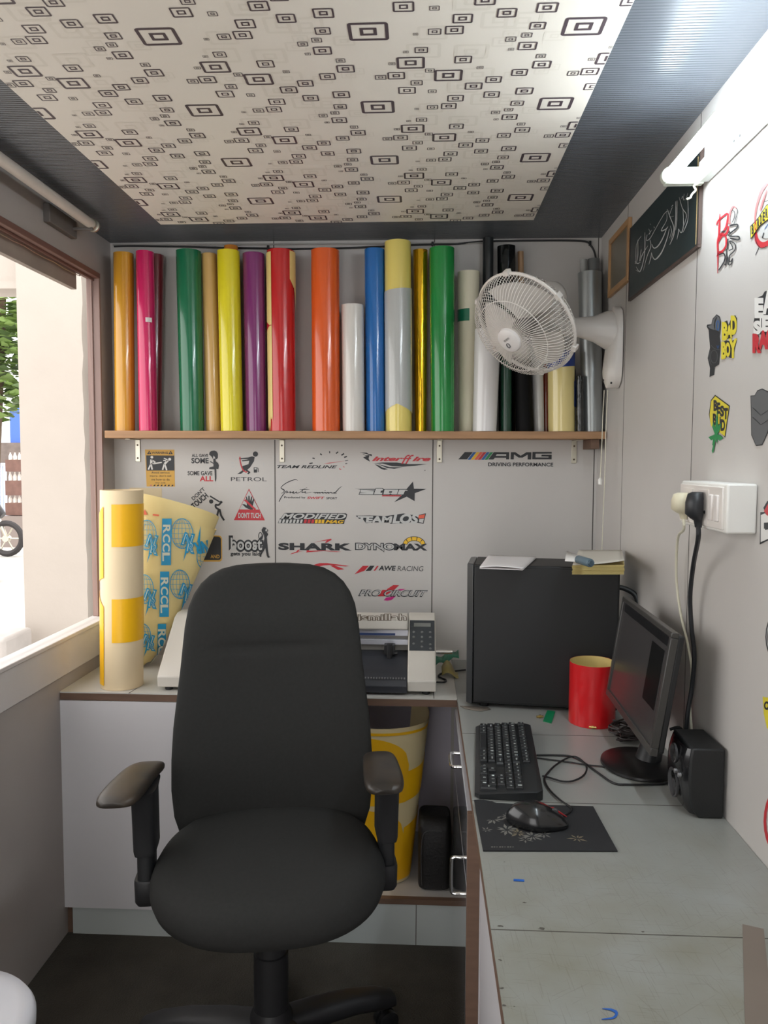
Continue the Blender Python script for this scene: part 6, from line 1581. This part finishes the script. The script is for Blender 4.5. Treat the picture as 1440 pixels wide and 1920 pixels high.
# armrests
for s in (-1, 1):
    X = s * (0.293 if s < 0 else 0.285)
    ar = bpy.data.objects.new('armrest', None); COL.objects.link(ar); ar.parent = chr_; WL[ar.name] = Vector()
    pd_ = MB(); rg = []
    L0, L1 = -0.135, 0.125
    for i in range(21):
        t = i / 20; y = L0 + (L1 - L0) * t
        e = (1 - abs(2 * t - 1) ** 4) ** 0.5 if 0 < t < 1 else 0.0
        hw = 0.05 * (0.50 + 0.5 * e) * (1 - 0.22 * t); hz_ = 0.016 * (0.35 + 0.65 * e)
        zc = 0.688 - 0.014 * max(0, (t - 0.55) / 0.45) ** 2 + 0.004 * sin(pi * t)
        xo = X + (-0.044 * (1 - t) + 0.002 if s < 0 else -0.022 + 0.01 * t)
        rg.append([Vector((xo + hw * sgp(cos(a), 0.6), y, zc + hz_ * sgp(sin(a), 0.7))) for a in [2 * pi * j / 24 for j in range(24)]])
    pd_.rings(rg); up(pd_, 0.028).build('arm_pad', M_pad, ar, world=False, angle=60)
    po = MB(); xs_ = X - s * 0.004
    def orect(cx, cy, hx, hy, z_): return [Vector((cx + hx * sgp(cos(a), 0.45), cy + hy * sgp(sin(a), 0.45), z_)) for a in [2 * pi * j / 24 for j in range(24)]]
    po.rings([orect(xs_, 0.005, 0.024, 0.046, 0.520), orect(xs_, 0.005, 0.026, 0.048, 0.53), orect(xs_ + s * 0.002, 0.003, 0.027, 0.05, 0.66), orect(xs_ + s * 0.003, 0.0, 0.032, 0.062, 0.678)])
    up(po, 0.028).build('sleeve', M_pl, ar, world=False, angle=50)
    ip = MB(); ip.rings([orect(xs_, 0.005, 0.019, 0.038, 0.455), orect(xs_, 0.005, 0.019, 0.038, 0.525)]); up(ip, 0.028).build('inner_post', M_black, ar, world=False, angle=50)
    lo = MB(); lo.rings([orect(xs_, 0.005, 0.020, 0.036, 0.405), orect(xs_, 0.005, 0.025, 0.042, 0.415), orect(xs_, 0.005, 0.026, 0.044, 0.463), orect(xs_, 0.005, 0.024, 0.042, 0.468)])
    lo.box((min(xs_, X - s * 0.17), -0.03, 0.412), (max(xs_, X - s * 0.17), 0.04, 0.436)); up(lo, 0.02).build('bracket', M_pl, ar, world=False, angle=50)
# back support bar, mechanism, column and base
bb = MB(); bb.rings([[Vector((hx * sgp(cos(a), 0.5), cy + hy * sgp(sin(a), 0.5), z_)) for a in [2 * pi * j / 20 for j in range(20)]] for hx, hy, cy, z_ in ((0.04, 0.012, 0.20, 0.425), (0.045, 0.014, 0.26, 0.43), (0.045, 0.012, 0.275, 0.50), (0.05, 0.012, 0.26, 0.62), (0.05, 0.01, 0.255, 0.75))]); up(bb).build('back_bar', M_pl, chr_, world=False, angle=50)
me_ = MB(); me_.box((-0.07, -0.06, 0.405), (0.07, 0.22, 0.44)); me_.lathe([(0.03, 0.385), (0.04, 0.405)], None, 24); up(me_).build('tilt_mechanism', M_pl, chr_, world=False, bevel=0.006)
lv = MB(); lv.tube([(0.06, 0.0, 0.42), (0.15, -0.01, 0.415), (0.23, -0.015, 0.405)], 0.005, 8); up(lv).build('tilt_lever', M_pl, chr_, world=False)
MB().lathe([(0.014, 0.19), (0.014, 0.43)], None, 20).build('gas_lift', M_chrome, chr_, world=False)
MB().lathe([(0.042, 0.17), (0.042, 0.31), (0.038, 0.312), (0.038, 0.372), (0.032, 0.374), (0.032, 0.417), (0.0285, 0.419)], None, 32).build('column_cover', M_pl, chr_, world=False)
bs2 = MB().lathe([(0.045, 0.085), (0.055, 0.11), (0.052, 0.15), (0.043, 0.172)], None, 30).build('base_hub', M_pl, chr_, world=False)
for k, a in enumerate([radians(20.5 + 72 * i) for i in range(5)]):
    d_ = Vector((cos(a), sin(a), 0)); n_ = Vector((-sin(a), cos(a), 0))
    lg_ = MB(); rg = []
    for t, hw, h0, h1 in ((0.035, 0.040, 0.088, 0.148), (0.12, 0.039, 0.092, 0.144), (0.22, 0.036, 0.086, 0.134), (0.29, 0.034, 0.072, 0.118), (0.335, 0.024, 0.066, 0.10)):
        rg.append([d_ * t + n_ * (hw * sgp(cos(b), 0.7)) + Vector((0, 0, (h0 + h1) / 2 + (h1 - h0) / 2 * sgp(sin(b), 0.7))) for b in [2 * pi * j / 20 for j in range(20)]])
    lg_.rings(rg); leg = lg_.build('base_leg', M_pl, chr_, world=False, angle=50)
    ca_ = MB(); c = d_ * 0.305
    for sgn in (-1, 1):
        Mc = Matrix.Translation(c + n_ * (0.012 * sgn) + d_ * 0.012 + Vector((0, 0, 0.0285))) @ n_.to_track_quat('Z', 'Y').to_matrix().to_4x4()
        ca_.lathe([(0.022, -0.009), (0.028, -0.007), (0.028, 0.007), (0.022, 0.009)], Mc, 20)
    ca_.lathe([(0.006, 0.03), (0.006, 0.085)], Matrix.Translation(c), 10)
    ca_.build('caster', M_black, leg, world=False, angle=50)
# white round-edged seat at the bottom left corner
sc_ = onZ(-62, 2010, 0.47)
sto = empty('white_stool', (sc_.x, sc_.y, FL), 'smooth white round seat cut off by the bottom left corner', 'stool')
e1 = onZ(2, 1826, 0.455); e2 = onZ(62, 1918, 0.455)
# circle through the two visible rim points
mid = (e1 + e2) / 2; ch_ = (e2 - e1); R_s = 0.17; h_ = sqrt(max(0.0001, R_s ** 2 - (ch_.length / 2) ** 2)); nr_ = Vector((ch_.y, -ch_.x, 0)).normalized()
c_s = mid + nr_ * h_ if (mid + nr_ * h_).x < mid.x else mid - nr_ * h_
c_s.z = 0
MS = Matrix.Translation(c_s)
MB().lathe([(R_s - 0.02, 0.43), (R_s, 0.435), (R_s + 0.001, 0.455), (R_s - 0.006, 0.466), (R_s - 0.03, 0.47), (0.001, 0.468)], MS, 56).build('stool_seat', mat('stool_white', (206, 206, 212), 0.3), sto, angle=50)
for k in range(4):
    a = pi / 4 + k * pi / 2; d_ = Vector((cos(a), sin(a), 0))
    MB().tube([c_s + d_ * (R_s - 0.055) + Vector((0, 0, 0.432)), c_s + d_ * (R_s - 0.015) + Vector((0, 0, FL + 0.001))], [0.02, 0.014], 12).build('stool_leg', MATS['stool_white'], sto)
